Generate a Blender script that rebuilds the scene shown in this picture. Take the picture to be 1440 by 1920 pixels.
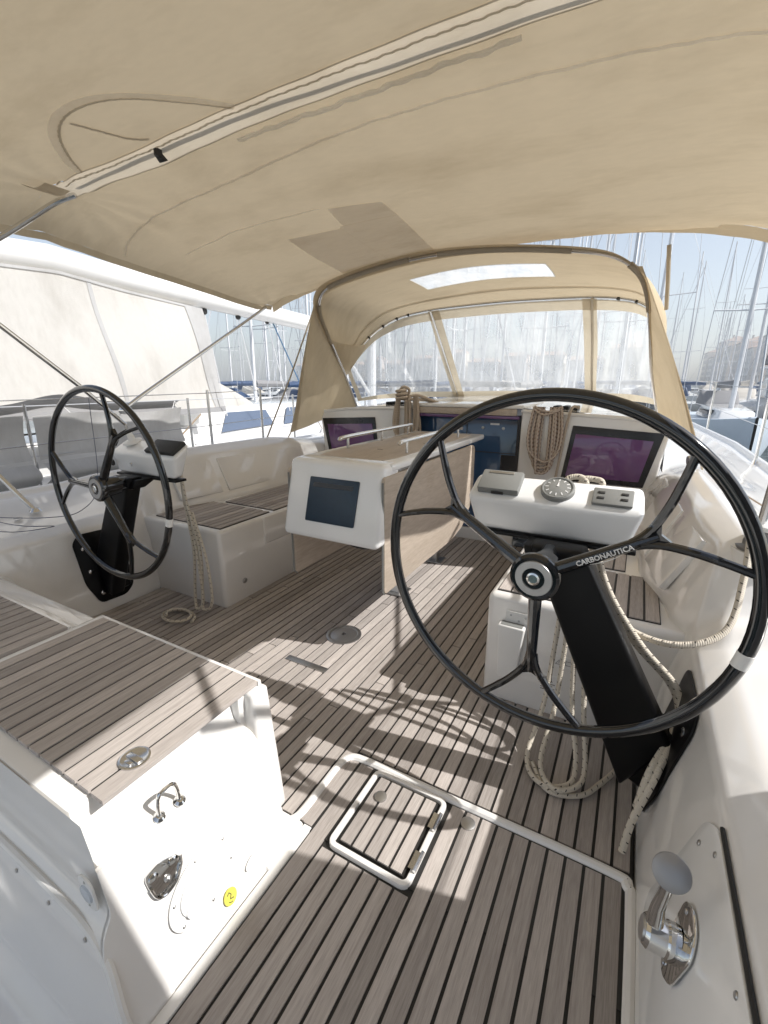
import bpy, bmesh, math, random
from mathutils import Vector, Matrix
random.seed(7)
PI = math.pi
for o in list(bpy.data.objects): bpy.data.objects.remove(o)
scene = bpy.context.scene
COL = scene.collection

# ------------------------------------------------------------------ camera
H = 1.35                                   # lens height above the cockpit sole (z = 0)
cam_d = bpy.data.cameras.new('camera'); cam = bpy.data.objects.new('camera', cam_d); COL.objects.link(cam)
cam_d.sensor_fit = 'VERTICAL'; cam_d.sensor_height = 36.0; cam_d.lens = 36.0 * 846 / 1920
cam_d.clip_start = 0.02; cam_d.clip_end = 3000
cam.location = (0, 0, H)
YAW = math.atan2(487, math.hypot(846, 245)); PITCH = math.atan2(245, 846)
cam.rotation_euler = (PI/2 - PITCH, 0, YAW)
scene.camera = cam
scene.render.resolution_x = 768; scene.render.resolution_y = 1024

# ------------------------------------------------------------------ sky and sun
SUN = Vector((1.0, 0.245, 1.0)).normalized()
world = bpy.data.worlds.new('World'); scene.world = world; world.use_nodes = True
wn = world.node_tree; wn.nodes.clear()
sky = wn.nodes.new('ShaderNodeTexSky'); sky.sky_type = 'NISHITA'; sky.sun_disc = False
sky.sun_elevation = math.asin(SUN.z); sky.sun_rotation = math.atan2(SUN.x, SUN.y)
sky.air_density = 1.0; sky.dust_density = 1.3; sky.ozone_density = 0.45; sky.altitude = 0
bg = wn.nodes.new('ShaderNodeBackground'); bg.inputs['Strength'].default_value = 0.15
wo = wn.nodes.new('ShaderNodeOutputWorld')
hz = wn.nodes.new('ShaderNodeHueSaturation'); hz.inputs['Saturation'].default_value = 0.62      # hazy, washed-out sky
wn.links.new(sky.outputs[0], hz.inputs['Color']); wn.links.new(hz.outputs[0], bg.inputs[0]); wn.links.new(bg.outputs[0], wo.inputs[0])
sd = bpy.data.lights.new('sun', 'SUN'); sd.energy = 5.0; sd.angle = math.radians(0.53); sd.color = (1.0, 0.965, 0.915)
sun = bpy.data.objects.new('sun', sd); COL.objects.link(sun)
sun.rotation_euler = (-SUN).to_track_quat('-Z', 'Y').to_euler(); sun.location = (20, 5, 30)
scene.view_settings.view_transform = 'Standard'; scene.view_settings.look = 'None'
scene.view_settings.exposure = 0.28; scene.view_settings.gamma = 1.0
scene.view_settings.use_curve_mapping = False
scene.render.engine = 'CYCLES'
scene.cycles.max_bounces = 12; scene.cycles.diffuse_bounces = 8; scene.cycles.transparent_max_bounces = 16
scene.cycles.sample_clamp_indirect = 6.0

# ------------------------------------------------------------------ helpers
XC = -1.265                                # centreline of the yacht
def mir(x): return 2*XC - x

class MB:
    def __init__(s): s.v = []; s.f = []; s.uv = None
    def add(s, vs, fs):
        b = len(s.v); s.v += [tuple(v) for v in vs]; s.f += [tuple(b+i for i in f) for f in fs]
    def box(s, x0, x1, y0, y1, z0, z1):
        s.add([(x0,y0,z0),(x1,y0,z0),(x1,y1,z0),(x0,y1,z0),(x0,y0,z1),(x1,y0,z1),(x1,y1,z1),(x0,y1,z1)],
              [(0,3,2,1),(4,5,6,7),(0,1,5,4),(1,2,6,5),(2,3,7,6),(3,0,4,7)]); return s
    def hexa(s, p):                        # eight corners, bottom four then top four
        s.add(p, [(0,3,2,1),(4,5,6,7),(0,1,5,4),(1,2,6,5),(2,3,7,6),(3,0,4,7)]); return s
    def prism(s, poly, off):               # polygon of 3-d points pushed by a vector
        n = len(poly); off = Vector(off); p = [Vector(q) for q in poly]
        s.add(p + [q+off for q in p], [tuple(range(n))[::-1], tuple(range(n, 2*n))] +
              [(i, (i+1) % n, n+(i+1) % n, n+i) for i in range(n)]); return s
    def tube(s, pts, r, n=8, closed=False, caps=True, flat=None, uv=False):
        P = [Vector(p) for p in pts]; m = len(P)
        R = r if isinstance(r, (list, tuple)) else [r]*m
        T = []
        for i in range(m):
            a = P[(i-1) % m] if (closed or i > 0) else P[i]; b = P[(i+1) % m] if (closed or i < m-1) else P[i]
            t = (b-a); T.append(t.normalized() if t.length > 1e-9 else Vector((0,0,1)))
        up = Vector((0,0,1)) if abs(T[0].z) < .9 else Vector((1,0,0))
        N = (up - T[0]*up.dot(T[0])).normalized(); base = len(s.v); L = 0; k = n+1 if uv else n
        if uv and s.uv is None: s.uv = []
        for i in range(m):
            if i: N = (N - T[i]*N.dot(T[i])); N = N.normalized() if N.length > 1e-6 else T[i].orthogonal().normalized(); L += (P[i]-P[i-1]).length
            B = T[i].cross(N)
            for j in range(k):
                a = 2*PI*j/n; x, y = math.cos(a), math.sin(a)
                if flat: x *= flat
                s.v.append(tuple(P[i] + (N*x + B*y)*R[i]))
                if uv: s.uv.append((L, j/n, 0))
        for i in range(m if closed else m-1):
            i2 = (i+1) % m
            for j in range(n):
                j2 = j+1 if uv else (j+1) % n
                s.f.append((base+i*k+j, base+i2*k+j, base+i2*k+j2, base+i*k+j2)[::-1])
        if caps and not closed:
            s.f.append(tuple(base+j for j in range(n))); s.f.append(tuple(base+(m-1)*k+j for j in range(n))[::-1])
        return s
    def lathe(s, prof, c, axis=(0,0,1), n=24, ref=None):
        A = Vector(axis).normalized(); c = Vector(c); N = Vector(ref) if ref else A.orthogonal().normalized(); N = (N-A*N.dot(A)).normalized(); B = A.cross(N)
        base = len(s.v); m = len(prof)
        for r, h in prof:
            for j in range(n):
                a = 2*PI*j/n; s.v.append(tuple(c + A*h + (N*math.cos(a)+B*math.sin(a))*r))
        for i in range(m-1):
            for j in range(n):
                s.f.append((base+i*n+j, base+i*n+(j+1) % n, base+(i+1)*n+(j+1) % n, base+(i+1)*n+j))
        s.f.append(tuple(base+j for j in range(n))[::-1]); s.f.append(tuple(base+(m-1)*n+j for j in range(n)))
        return s
    def grid(s, fn, ni, nj, flip=False):
        base = len(s.v)
        for i in range(ni+1):
            for j in range(nj+1): s.v.append(tuple(fn(i/ni, j/nj)))
        for i in range(ni):
            for j in range(nj):
                q = (base+i*(nj+1)+j, base+(i+1)*(nj+1)+j, base+(i+1)*(nj+1)+j+1, base+i*(nj+1)+j+1)
                s.f.append(q[::-1] if flip else q)
        return s
    def mesh(s, name, mat=None, bevel=0, seg=2, smooth=True, ang=32, recalc=True):
        me = bpy.data.meshes.new(name); me.from_pydata(s.v, [], s.f)
        if s.uv is not None and len(s.uv) == len(s.v):
            at = me.attributes.new('ropeuv', 'FLOAT_VECTOR', 'POINT')
            at.data.foreach_set('vector', [c for u in s.uv for c in u])
        if bevel or recalc:
            bm = bmesh.new(); bm.from_mesh(me)
            if recalc: bmesh.ops.recalc_face_normals(bm, faces=bm.faces)
            if bevel:
                es = [e for e in bm.edges if len(e.link_faces) == 2 and e.calc_face_angle(0) > math.radians(28)]
                bmesh.ops.bevel(bm, geom=es, offset=bevel, segments=seg, profile=.5, affect='EDGES', clamp_overlap=True)
            bm.to_mesh(me); bm.free()
        if smooth:
            me.polygons.foreach_set('use_smooth', [True]*len(me.polygons)); me.set_sharp_from_angle(angle=math.radians(ang))
        if mat: me.materials.append(mat)
        me.update(); return me
    def build(s, name, mat, parent=None, **k):
        return link(name, s.mesh(name, mat, **k), parent)

def link(name, me, parent=None, loc=None):
    o = bpy.data.objects.new(name, me); COL.objects.link(o)
    if parent is not None: adopt(o, parent)
    if loc: o.location = loc
    return o
def wloc(o):
    t = Vector(o.location)
    while o.parent: o = o.parent; t = t + o.location
    return t
def adopt(o, parent):                      # children are modelled in world coordinates
    o.parent = parent; o.matrix_parent_inverse = Matrix.Translation(-wloc_m(parent))
BASE = {}
def wloc_m(p): return BASE.get(p.name, Vector((0,0,0)))
def thing(name, label, cat, loc=(0,0,0), group=None):
    e = bpy.data.objects.new(name, None); COL.objects.link(e); e.location = loc; e.empty_display_size = .1
    BASE[e.name] = Vector(loc); tag(e, label, cat, group); return e
def tag(o, label, cat, group=None):
    o['label'] = label; o['category'] = cat
    if group: o['group'] = group
    return o
def struct(o): o['kind'] = 'structure'; return o

def cr(pts, n=6, closed=False):            # Catmull-Rom through points
    P = [Vector(p) for p in pts]; m = len(P); out = []
    for i in range(m if closed else m-1):
        p0 = P[(i-1) % m] if (closed or i) else P[0]*2-P[1]; p1 = P[i]; p2 = P[(i+1) % m]
        p3 = P[(i+2) % m] if (closed or i+2 < m) else P[-1]*2-P[-2]
        for k in range(n):
            t = k/n; out.append(.5*((2*p1)+(p2-p0)*t+(2*p0-5*p1+4*p2-p3)*t*t+(3*p1-p0-3*p2+p3)*t**3))
    if not closed: out.append(P[-1])
    return out
def resample(pts, n):
    P = [Vector(p) for p in pts]; d = [0]
    for a, b in zip(P, P[1:]): d.append(d[-1]+(b-a).length)
    out = []; j = 0
    for i in range(n):
        t = d[-1]*i/(n-1)
        while j < len(P)-2 and d[j+1] < t: j += 1
        u = (t-d[j])/max(1e-9, d[j+1]-d[j]); out.append(P[j].lerp(P[j+1], min(1, u)))
    return out
def rrect(w, h, r, n=5):                   # rounded rectangle outline centred on 0
    o = []
    for cx, cy, a0 in ((w/2-r, h/2-r, 0), (-w/2+r, h/2-r, 90), (-w/2+r, -h/2+r, 180), (w/2-r, -h/2+r, 270)):
        for k in range(n+1):
            a = math.radians(a0+90*k/n); o.append((cx+r*math.cos(a), cy+r*math.sin(a)))
    return o
def fillet(poly, r, n=4):                  # fillet the inner corners of a 2-d polyline
    out = [poly[0]]
    for i in range(1, len(poly)-1):
        a, b, c = Vector(poly[i-1]), Vector(poly[i]), Vector(poly[i+1])
        d = min(r, (a-b).length*.45, (c-b).length*.45); p = b+(a-b).normalized()*d; q = b+(c-b).normalized()*d
        for k in range(n+1):
            t = k/n; out.append(tuple((1-t)**2*p+2*t*(1-t)*b+t*t*q))
    out.append(poly[-1]); return out
def text_mesh(s, size, mat, M, name, parent, extrude=.0006, bold=0.0):
    cu = bpy.data.curves.new('t', 'FONT'); cu.body = s; cu.size = size; cu.extrude = extrude; cu.offset = bold
    cu.align_x = 'CENTER'; cu.align_y = 'CENTER'; cu.resolution_u = 2
    ob = bpy.data.objects.new('t', cu); COL.objects.link(ob)
    dg = bpy.context.evaluated_depsgraph_get(); me = bpy.data.meshes.new_from_object(ob.evaluated_get(dg))
    bpy.data.objects.remove(ob); me.transform(M); me.materials.clear(); me.materials.append(mat)
    return link(name, me, parent)

# ------------------------------------------------------------------ materials
def new_mat(name):
    m = bpy.data.materials.new(name); m.use_nodes = True; return m, m.node_tree.nodes, m.node_tree.links
def P_(n): return n['Principled BSDF']
def simple(name, col, rough=.5, metal=0, coat=0, var=.06, scale=9, bump=0, bscale=200, spec=.5):
    m, n, l = new_mat(name); b = P_(n)
    b.inputs['Roughness'].default_value = rough; b.inputs['Metallic'].default_value = metal
    b.inputs['Coat Weight'].default_value = coat; b.inputs['Coat Roughness'].default_value = .06
    b.inputs['Specular IOR Level'].default_value = spec
    g = n.new('ShaderNodeNewGeometry'); t = n.new('ShaderNodeTexNoise'); t.inputs['Scale'].default_value = scale; t.inputs['Detail'].default_value = 5
    l.new(g.outputs['Position'], t.inputs['Vector'])
    r = n.new('ShaderNodeMapRange'); r.inputs[3].default_value = 1-var; r.inputs[4].default_value = 1+var
    l.new(t.outputs[0], r.inputs[0])
    mx = n.new('ShaderNodeVectorMath'); mx.operation = 'SCALE'; mx.inputs[0].default_value = col; l.new(r.outputs[0], mx.inputs['Scale'])
    l.new(mx.outputs[0], b.inputs['Base Color'])
    rr = n.new('ShaderNodeMapRange'); rr.inputs[3].default_value = max(.02, rough*.75); rr.inputs[4].default_value = min(1, rough*1.3)
    l.new(t.outputs[0], rr.inputs[0]); l.new(rr.outputs[0], b.inputs['Roughness'])
    if bump:
        t2 = n.new('ShaderNodeTexNoise'); t2.inputs['Scale'].default_value = bscale; l.new(g.outputs['Position'], t2.inputs['Vector'])
        bp = n.new('ShaderNodeBump'); bp.inputs['Strength'].default_value = bump; bp.inputs['Distance'].default_value = .002
        l.new(t2.outputs[0], bp.inputs['Height']); l.new(bp.outputs[0], b.inputs['Normal'])
    return m

def gel(name, col):
    m, n, l = new_mat(name); b = P_(n)
    g = n.new('ShaderNodeNewGeometry')
    t = n.new('ShaderNodeTexNoise'); t.inputs['Scale'].default_value = 2.2; t.inputs['Detail'].default_value = 8; t.inputs['Roughness'].default_value = .65
    l.new(g.outputs['Position'], t.inputs['Vector'])
    r = n.new('ShaderNodeMapRange'); r.inputs[1].default_value = .3; r.inputs[2].default_value = .72; r.inputs[3].default_value = .96; r.inputs[4].default_value = 1.02
    l.new(t.outputs[0], r.inputs[0])
    sc = n.new('ShaderNodeVectorMath'); sc.operation = 'SCALE'; sc.inputs[0].default_value = col; l.new(r.outputs[0], sc.inputs['Scale'])
    # fine scuffs
    t3 = n.new('ShaderNodeTexNoise'); t3.inputs['Scale'].default_value = 38; t3.inputs['Detail'].default_value = 6; l.new(g.outputs['Position'], t3.inputs['Vector'])
    r3 = n.new('ShaderNodeMapRange'); r3.inputs[1].default_value = .62; r3.inputs[2].default_value = .8; r3.inputs[3].default_value = 0; r3.inputs[4].default_value = .07
    l.new(t3.outputs[0], r3.inputs[0])
    mx = n.new('ShaderNodeMix'); mx.data_type = 'RGBA'; l.new(r3.outputs[0], mx.inputs[0]); l.new(sc.outputs[0], mx.inputs[6]); mx.inputs[7].default_value = (.55,.52,.47,1)
    l.new(mx.outputs[2], b.inputs['Base Color'])
    rr = n.new('ShaderNodeMapRange'); rr.inputs[3].default_value = .08; rr.inputs[4].default_value = .16; l.new(t.outputs[0], rr.inputs[0]); l.new(rr.outputs[0], b.inputs['Roughness'])
    t2 = n.new('ShaderNodeTexNoise'); t2.inputs['Scale'].default_value = 5; l.new(g.outputs['Position'], t2.inputs['Vector'])
    bp = n.new('ShaderNodeBump'); bp.inputs['Strength'].default_value = .05; bp.inputs['Distance'].default_value = .006
    l.new(t2.outputs[0], bp.inputs['Height']); l.new(bp.outputs[0], b.inputs['Normal'])
    b.inputs['Coat Weight'].default_value = .5; b.inputs['Coat Roughness'].default_value = .04
    return m

def wood(name, c1, c2, rough=.75, axis='Y', rnd=.22, sx=70., sy=2.2, bump=.35, dark=(.16,.12,.09)):
    m, n, l = new_mat(name); b = P_(n)
    g = n.new('ShaderNodeNewGeometry'); oi = n.new('ShaderNodeObjectInfo')
    ad = n.new('ShaderNodeVectorMath'); ad.operation = 'MULTIPLY_ADD'; cmb = n.new('ShaderNodeCombineXYZ')
    for k in range(3): l.new(oi.outputs['Random'], cmb.inputs[k])
    l.new(cmb.outputs[0], ad.inputs[0]); ad.inputs[1].default_value = (31, 17, 9); l.new(g.outputs['Position'], ad.inputs[2])
    mp = n.new('ShaderNodeMapping'); mp.inputs['Scale'].default_value = (sx, sy, sx) if axis == 'Y' else (sy, sx, sx); l.new(ad.outputs[0], mp.inputs[0])
    t = n.new('ShaderNodeTexNoise'); t.inputs['Scale'].default_value = 1; t.inputs['Detail'].default_value = 6; t.inputs['Roughness'].default_value = .62; t.inputs['Distortion'].default_value = .25
    l.new(mp.outputs[0], t.inputs['Vector'])
    mp2 = n.new('ShaderNodeMapping'); mp2.inputs['Scale'].default_value = (sx*5, sy*9, sx*5) if axis == 'Y' else (sy*9, sx*5, sx*5); l.new(ad.outputs[0], mp2.inputs[0])
    t2 = n.new('ShaderNodeTexNoise'); t2.inputs['Scale'].default_value = 1; t2.inputs['Detail'].default_value = 3; l.new(mp2.outputs[0], t2.inputs['Vector'])
    av = n.new('ShaderNodeMath'); av.operation = 'MULTIPLY_ADD'; l.new(t2.outputs[0], av.inputs[0]); av.inputs[1].default_value = .5; hl = n.new('ShaderNodeMath'); hl.operation = 'MULTIPLY'; hl.inputs[1].default_value = .5
    l.new(t.outputs[0], hl.inputs[0]); l.new(hl.outputs[0], av.inputs[2])
    rp = n.new('ShaderNodeValToRGB'); rp.color_ramp.elements[0].position = .33; rp.color_ramp.elements[1].position = .66
    rp.color_ramp.elements[0].color = (*c1, 1); rp.color_ramp.elements[1].color = (*c2, 1); l.new(av.outputs[0], rp.inputs[0])
    rv = n.new('ShaderNodeMapRange'); rv.inputs[3].default_value = 1-rnd; rv.inputs[4].default_value = 1+rnd*.7; l.new(oi.outputs['Random'], rv.inputs[0])
    sc = n.new('ShaderNodeVectorMath'); sc.operation = 'SCALE'; l.new(rp.outputs[0], sc.inputs[0]); l.new(rv.outputs[0], sc.inputs['Scale'])
    st = n.new('ShaderNodeTexNoise'); st.inputs['Scale'].default_value = 3.1; st.inputs['Detail'].default_value = 7; l.new(g.outputs['Position'], st.inputs['Vector'])
    sr = n.new('ShaderNodeMapRange'); sr.inputs[1].default_value = .6; sr.inputs[2].default_value = .78; sr.inputs[4].default_value = .45; l.new(st.outputs[0], sr.inputs[0])
    mx = n.new('ShaderNodeMix'); mx.data_type = 'RGBA'; l.new(sr.outputs[0], mx.inputs[0]); l.new(sc.outputs[0], mx.inputs[6]); mx.inputs[7].default_value = (*dark, 1)
    l.new(mx.outputs[2], b.inputs['Base Color']); b.inputs['Roughness'].default_value = rough; b.inputs['Specular IOR Level'].default_value = .3
    bp = n.new('ShaderNodeBump'); bp.inputs['Strength'].default_value = bump; bp.inputs['Distance'].default_value = .0015; l.new(av.outputs[0], bp.inputs['Height']); l.new(bp.outputs[0], b.inputs['Normal'])
    return m

def cloth(name, col, trans, stain=(.45,.33,.18), tfac=.5, streak=True, bump=.25):
    m, n, l = new_mat(name); n.remove(P_(n)); out = n['Material Output']
    g = n.new('ShaderNodeNewGeometry')
    t = n.new('ShaderNodeTexNoise'); t.inputs['Scale'].default_value = 1.4; t.inputs['Detail'].default_value = 9; t.inputs['Roughness'].default_value = .68
    mp = n.new('ShaderNodeMapping'); mp.inputs['Scale'].default_value = (1, 2.6, 1); l.new(g.outputs['Position'], mp.inputs[0]); l.new(mp.outputs[0], t.inputs['Vector'])
    r = n.new('ShaderNodeMapRange'); r.inputs[1].default_value = .48; r.inputs[2].default_value = .78; r.inputs[4].default_value = .75 if streak else .15; l.new(t.outputs[0], r.inputs[0])
    t4 = n.new('ShaderNodeTexNoise'); t4.inputs['Scale'].default_value = 16; t4.inputs['Detail'].default_value = 5; l.new(mp.outputs[0], t4.inputs['Vector'])
    r4 = n.new('ShaderNodeMapRange'); r4.inputs[1].default_value = .35; r4.inputs[2].default_value = .7; r4.inputs[3].default_value = .98; r4.inputs[4].default_value = 1.02; l.new(t4.outputs[0], r4.inputs[0])
    def colour(c):
        sc = n.new('ShaderNodeVectorMath'); sc.operation = 'SCALE'; sc.inputs[0].default_value = c; l.new(r4.outputs[0], sc.inputs['Scale'])
        mx = n.new('ShaderNodeMix'); mx.data_type = 'RGBA'; l.new(r.outputs[0], mx.inputs[0]); l.new(sc.outputs[0], mx.inputs[6]); mx.inputs[7].default_value = (*[a*b/max(col) for a, b in zip(c, stain)], 1) if False else (*[a*.5+b*.5*max(c) for a, b in zip(c, stain)], 1)
        return mx.outputs[2]
    d = n.new('ShaderNodeBsdfDiffuse'); tr = n.new('ShaderNodeBsdfTranslucent'); mix = n.new('ShaderNodeMixShader'); mix.inputs[0].default_value = tfac
    l.new(colour(col), d.inputs['Color']); l.new(colour(trans), tr.inputs['Color'])
    w1 = n.new('ShaderNodeTexWave'); w1.inputs['Scale'].default_value = 130; w1.bands_direction = 'X'; l.new(g.outputs['Position'], w1.inputs['Vector'])
    w2 = n.new('ShaderNodeTexWave'); w2.inputs['Scale'].default_value = 130; w2.bands_direction = 'Y'; l.new(g.outputs['Position'], w2.inputs['Vector'])
    ml = n.new('ShaderNodeMath'); ml.operation = 'ADD'; l.new(w1.outputs[1], ml.inputs[0]); l.new(w2.outputs[1], ml.inputs[1])
    m2 = n.new('ShaderNodeMath'); m2.operation = 'MULTIPLY_ADD'; l.new(t4.outputs[0], m2.inputs[0]); m2.inputs[1].default_value = 2; l.new(ml.outputs[0], m2.inputs[2])
    bp = n.new('ShaderNodeBump'); bp.inputs['Strength'].default_value = bump; bp.inputs['Distance'].default_value = .0012; l.new(m2.outputs[0], bp.inputs['Height'])
    l.new(bp.outputs[0], d.inputs['Normal']); l.new(bp.outputs[0], tr.inputs['Normal'])
    l.new(d.outputs[0], mix.inputs[1]); l.new(tr.outputs[0], mix.inputs[2]); l.new(mix.outputs[0], out.inputs[0])
    return m

def vinyl(name, haze=.3, tint=(.95,.97,.98)):
    m, n, l = new_mat(name); n.remove(P_(n)); out = n['Material Output']
    g = n.new('ShaderNodeNewGeometry')
    t = n.new('ShaderNodeTexNoise'); t.inputs['Scale'].default_value = 3; t.inputs['Detail'].default_value = 7; mp = n.new('ShaderNodeMapping'); mp.inputs['Scale'].default_value = (2.5, 1, .8); l.new(g.outputs['Position'], mp.inputs[0]); l.new(mp.outputs[0], t.inputs['Vector'])
    r = n.new('ShaderNodeMapRange'); r.inputs[1].default_value = .3; r.inputs[2].default_value = .75; r.inputs[3].default_value = haze*.6; r.inputs[4].default_value = haze*1.5; l.new(t.outputs[0], r.inputs[0])
    tp = n.new('ShaderNodeBsdfTransparent'); tp.inputs[0].default_value = (*tint, 1)
    d = n.new('ShaderNodeBsdfDiffuse'); d.inputs[0].default_value = (.8,.8,.78,1); tl = n.new('ShaderNodeBsdfTranslucent'); tl.inputs[0].default_value = (.85,.86,.85,1)
    dm = n.new('ShaderNodeMixShader'); dm.inputs[0].default_value = .6; l.new(d.outputs[0], dm.inputs[1]); l.new(tl.outputs[0], dm.inputs[2])
    mx = n.new('ShaderNodeMixShader'); l.new(r.outputs[0], mx.inputs[0]); l.new(tp.outputs[0], mx.inputs[1]); l.new(dm.outputs[0], mx.inputs[2])
    gl = n.new('ShaderNodeBsdfGlossy'); gl.inputs['Roughness'].default_value = .09; gl.inputs['Color'].default_value = (1,1,1,1)
    fr = n.new('ShaderNodeValue'); fr.outputs[0].default_value = .05
    bp = n.new('ShaderNodeBump'); bp.inputs['Strength'].default_value = .3; bp.inputs['Distance'].default_value = .01; l.new(t.outputs[0], bp.inputs['Height']); l.new(bp.outputs[0], gl.inputs['Normal'])
    m2 = n.new('ShaderNodeMixShader'); l.new(fr.outputs[0], m2.inputs[0]); l.new(mx.outputs[0], m2.inputs[1]); l.new(gl.outputs[0], m2.inputs[2]); l.new(m2.outputs[0], out.inputs[0])
    return m

def ropemat(name, col, fleck, f1=.032, amount=.26):
    m, n, l = new_mat(name); b = P_(n); b.inputs['Roughness'].default_value = .85; b.inputs['Specular IOR Level'].default_value = .2
    a = n.new('ShaderNodeAttribute'); a.attribute_name = 'ropeuv'; s = n.new('ShaderNodeSeparateXYZ'); l.new(a.outputs['Vector'], s.inputs[0])
    u = n.new('ShaderNodeMath'); u.operation = 'MULTIPLY_ADD'; l.new(s.outputs[0], u.inputs[0]); u.inputs[1].default_value = 1/f1; l.new(s.outputs[1], u.inputs[2])
    f = n.new('ShaderNodeMath'); f.operation = 'FRACT'; l.new(u.outputs[0], f.inputs[0])
    c1 = n.new('ShaderNodeMath'); c1.operation = 'LESS_THAN'; l.new(f.outputs[0], c1.inputs[0]); c1.inputs[1].default_value = amount
    v = n.new('ShaderNodeMath'); v.operation = 'MULTIPLY'; l.new(s.outputs[1], v.inputs[0]); v.inputs[1].default_value = 3
    fv = n.new('ShaderNodeMath'); fv.operation = 'FRACT'; l.new(v.outputs[0], fv.inputs[0]); c2 = n.new('ShaderNodeMath'); c2.operation = 'LESS_THAN'; l.new(fv.outputs[0], c2.inputs[0]); c2.inputs[1].default_value = .42
    an = n.new('ShaderNodeMath'); an.operation = 'MULTIPLY'; l.new(c1.outputs[0], an.inputs[0]); l.new(c2.outputs[0], an.inputs[1])
    mx = n.new('ShaderNodeMix'); mx.data_type = 'RGBA'; l.new(an.outputs[0], mx.inputs[0]); mx.inputs[6].default_value = (*col, 1); mx.inputs[7].default_value = (*fleck, 1); l.new(mx.outputs[2], b.inputs['Base Color'])
    # braid relief
    w = n.new('ShaderNodeMath'); w.operation = 'MULTIPLY'; l.new(s.outputs[0], w.inputs[0]); w.inputs[1].default_value = 900
    q = n.new('ShaderNodeMath'); q.operation = 'MULTIPLY_ADD'; l.new(s.outputs[1], q.inputs[0]); q.inputs[1].default_value = 12.566; l.new(w.outputs[0], q.inputs[2])
    sn = n.new('ShaderNodeMath'); sn.operation = 'SINE'; l.new(q.outputs[0], sn.inputs[0])
    bp = n.new('ShaderNodeBump'); bp.inputs['Strength'].default_value = .5; bp.inputs['Distance'].default_value = .0015; l.new(sn.outputs[0], bp.inputs['Height']); l.new(bp.outputs[0], b.inputs['Normal'])
    return m

M = {}
M['gel'] = gel('white_gelcoat', (.80,.79,.775))
M['gel2'] = gel('neighbour_gelcoat', (.72,.72,.715))
M['teak'] = wood('weathered_teak', (.325,.292,.272), (.50,.458,.43), rnd=.24)
M['tablewood'] = wood('table_veneer', (.39,.325,.265), (.52,.45,.38), rough=.5, rnd=.02, sx=22, sy=1.6, bump=.1, dark=(.3,.22,.15))
M['caulk'] = simple('black_caulk', (.018,.017,.016), .6, bump=.3)
M['canvas'] = cloth('tan_canvas', (.61,.515,.37), (.59,.49,.34), tfac=.28)
M['canvas2'] = cloth('tan_canvas_doubled', (.66,.58,.45), (.62,.55,.43), tfac=.45)
M['patch'] = cloth('grey_canvas_patch', (.84,.80,.73), (.92,.88,.81), tfac=.5)
M['webbing'] = cloth('grey_webbing', (.60,.54,.44), (.62,.56,.46), tfac=.3)
M['sleeve'] = cloth('pale_canvas_sleeve', (.64,.58,.48), (.56,.49,.38), tfac=.5)
M['binding'] = cloth('pale_binding', (.92,.88,.80), (.96,.93,.86), tfac=.55)
M['whitecloth'] = cloth('white_cover', (.72,.70,.665), (.72,.69,.645), stain=(.5,.45,.38), tfac=.45)
M['greycloth'] = cloth('grey_cover', (.34,.34,.35), (.3,.3,.3), tfac=.25, streak=False)
M['palecloth'] = cloth('pale_weather_cloth', (.52,.52,.52), (.45,.45,.45), stain=(.4,.36,.3), tfac=.3)
M['vinyl'] = vinyl('clear_vinyl', .36)
M['skylight'] = vinyl('milky_vinyl', .75)
M['steel'] = simple('stainless_steel', (.66,.66,.66), .2, 1.0, var=.05, scale=30)
M['chrome'] = simple('polished_chrome', (.72,.72,.71), .07, 1.0, var=.03, scale=30)
M['satin'] = simple('satin_metal', (.50,.50,.50), .38, 1.0, var=.05, scale=30)
M['greymetal'] = simple('grey_satin_knob', (.33,.33,.34), .45, .6, var=.04, scale=30)
M['black'] = simple('black_lacquer', (.004,.005,.007), .08, coat=.7, var=.3, scale=14)
M['blackmatt'] = simple('black_powder_coat', (.0035,.0035,.004), .38, var=.3, bump=.1, bscale=420, spec=.22)
M['rubber'] = simple('black_rubber', (.02,.02,.02), .6)
M['plastic'] = simple('white_plastic', (.79,.79,.78), .32)
M['podwhite'] = simple('white_pod', (.81,.82,.83), .2, coat=.35, var=.03)
M['greyplastic'] = simple('grey_instrument_cover', (.20,.205,.20), .55, bump=.3, bscale=500)
M['screen'] = simple('sun_cover_blue', (.012,.032,.06), .35, var=.25, scale=50, bump=.15, bscale=300)
M['purple'] = simple('smoked_purple_acrylic', (.135,.055,.17), .045, coat=.5, var=.08, scale=3)
M['bluepane'] = simple('blue_acrylic', (.03,.075,.16), .05, coat=.5, var=.12, scale=4)
M['darkframe'] = simple('dark_frame', (.012,.012,.016), .25)
M['ropeA'] = ropemat('pale_rope_black_fleck', (.60,.55,.47), (.07,.065,.06), .03, .13)
M['ropeB'] = ropemat('beige_rope', (.48,.40,.32), (.38,.31,.24), .02, .3)
M['ropeC'] = ropemat('beige_rope_brown_fleck', (.50,.42,.35), (.20,.12,.09), .03, .42)
M['twine'] = simple('dark_twine', (.16,.17,.22), .8)
M['white'] = simple('white_paint', (.80,.80,.79), .4)
M['yellow'] = simple('yellow_sticker', (.62,.58,.10), .5)
M['ink'] = simple('dark_ink', (.04,.04,.045), .6)
M['paper'] = simple('white_label', (.75,.75,.75), .5)
M['lens'] = simple('frosted_lens', (.55,.60,.66), .2)
M['cream'] = simple('cream_vent', (.60,.57,.48), .4)
M['alu'] = simple('mast_alloy', (.66,.67,.69), .45, .15, var=.1)
M['alupale'] = simple('pale_mast_alloy', (.72,.73,.75), .5, .1, var=.1)
M['wire'] = simple('rigging_wire', (.48,.50,.53), .5, .2)
M['blueline'] = simple('blue_line', (.04,.13,.26), .7)
M['navy'] = simple('navy_paint', (.03,.06,.13), .35)
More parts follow.
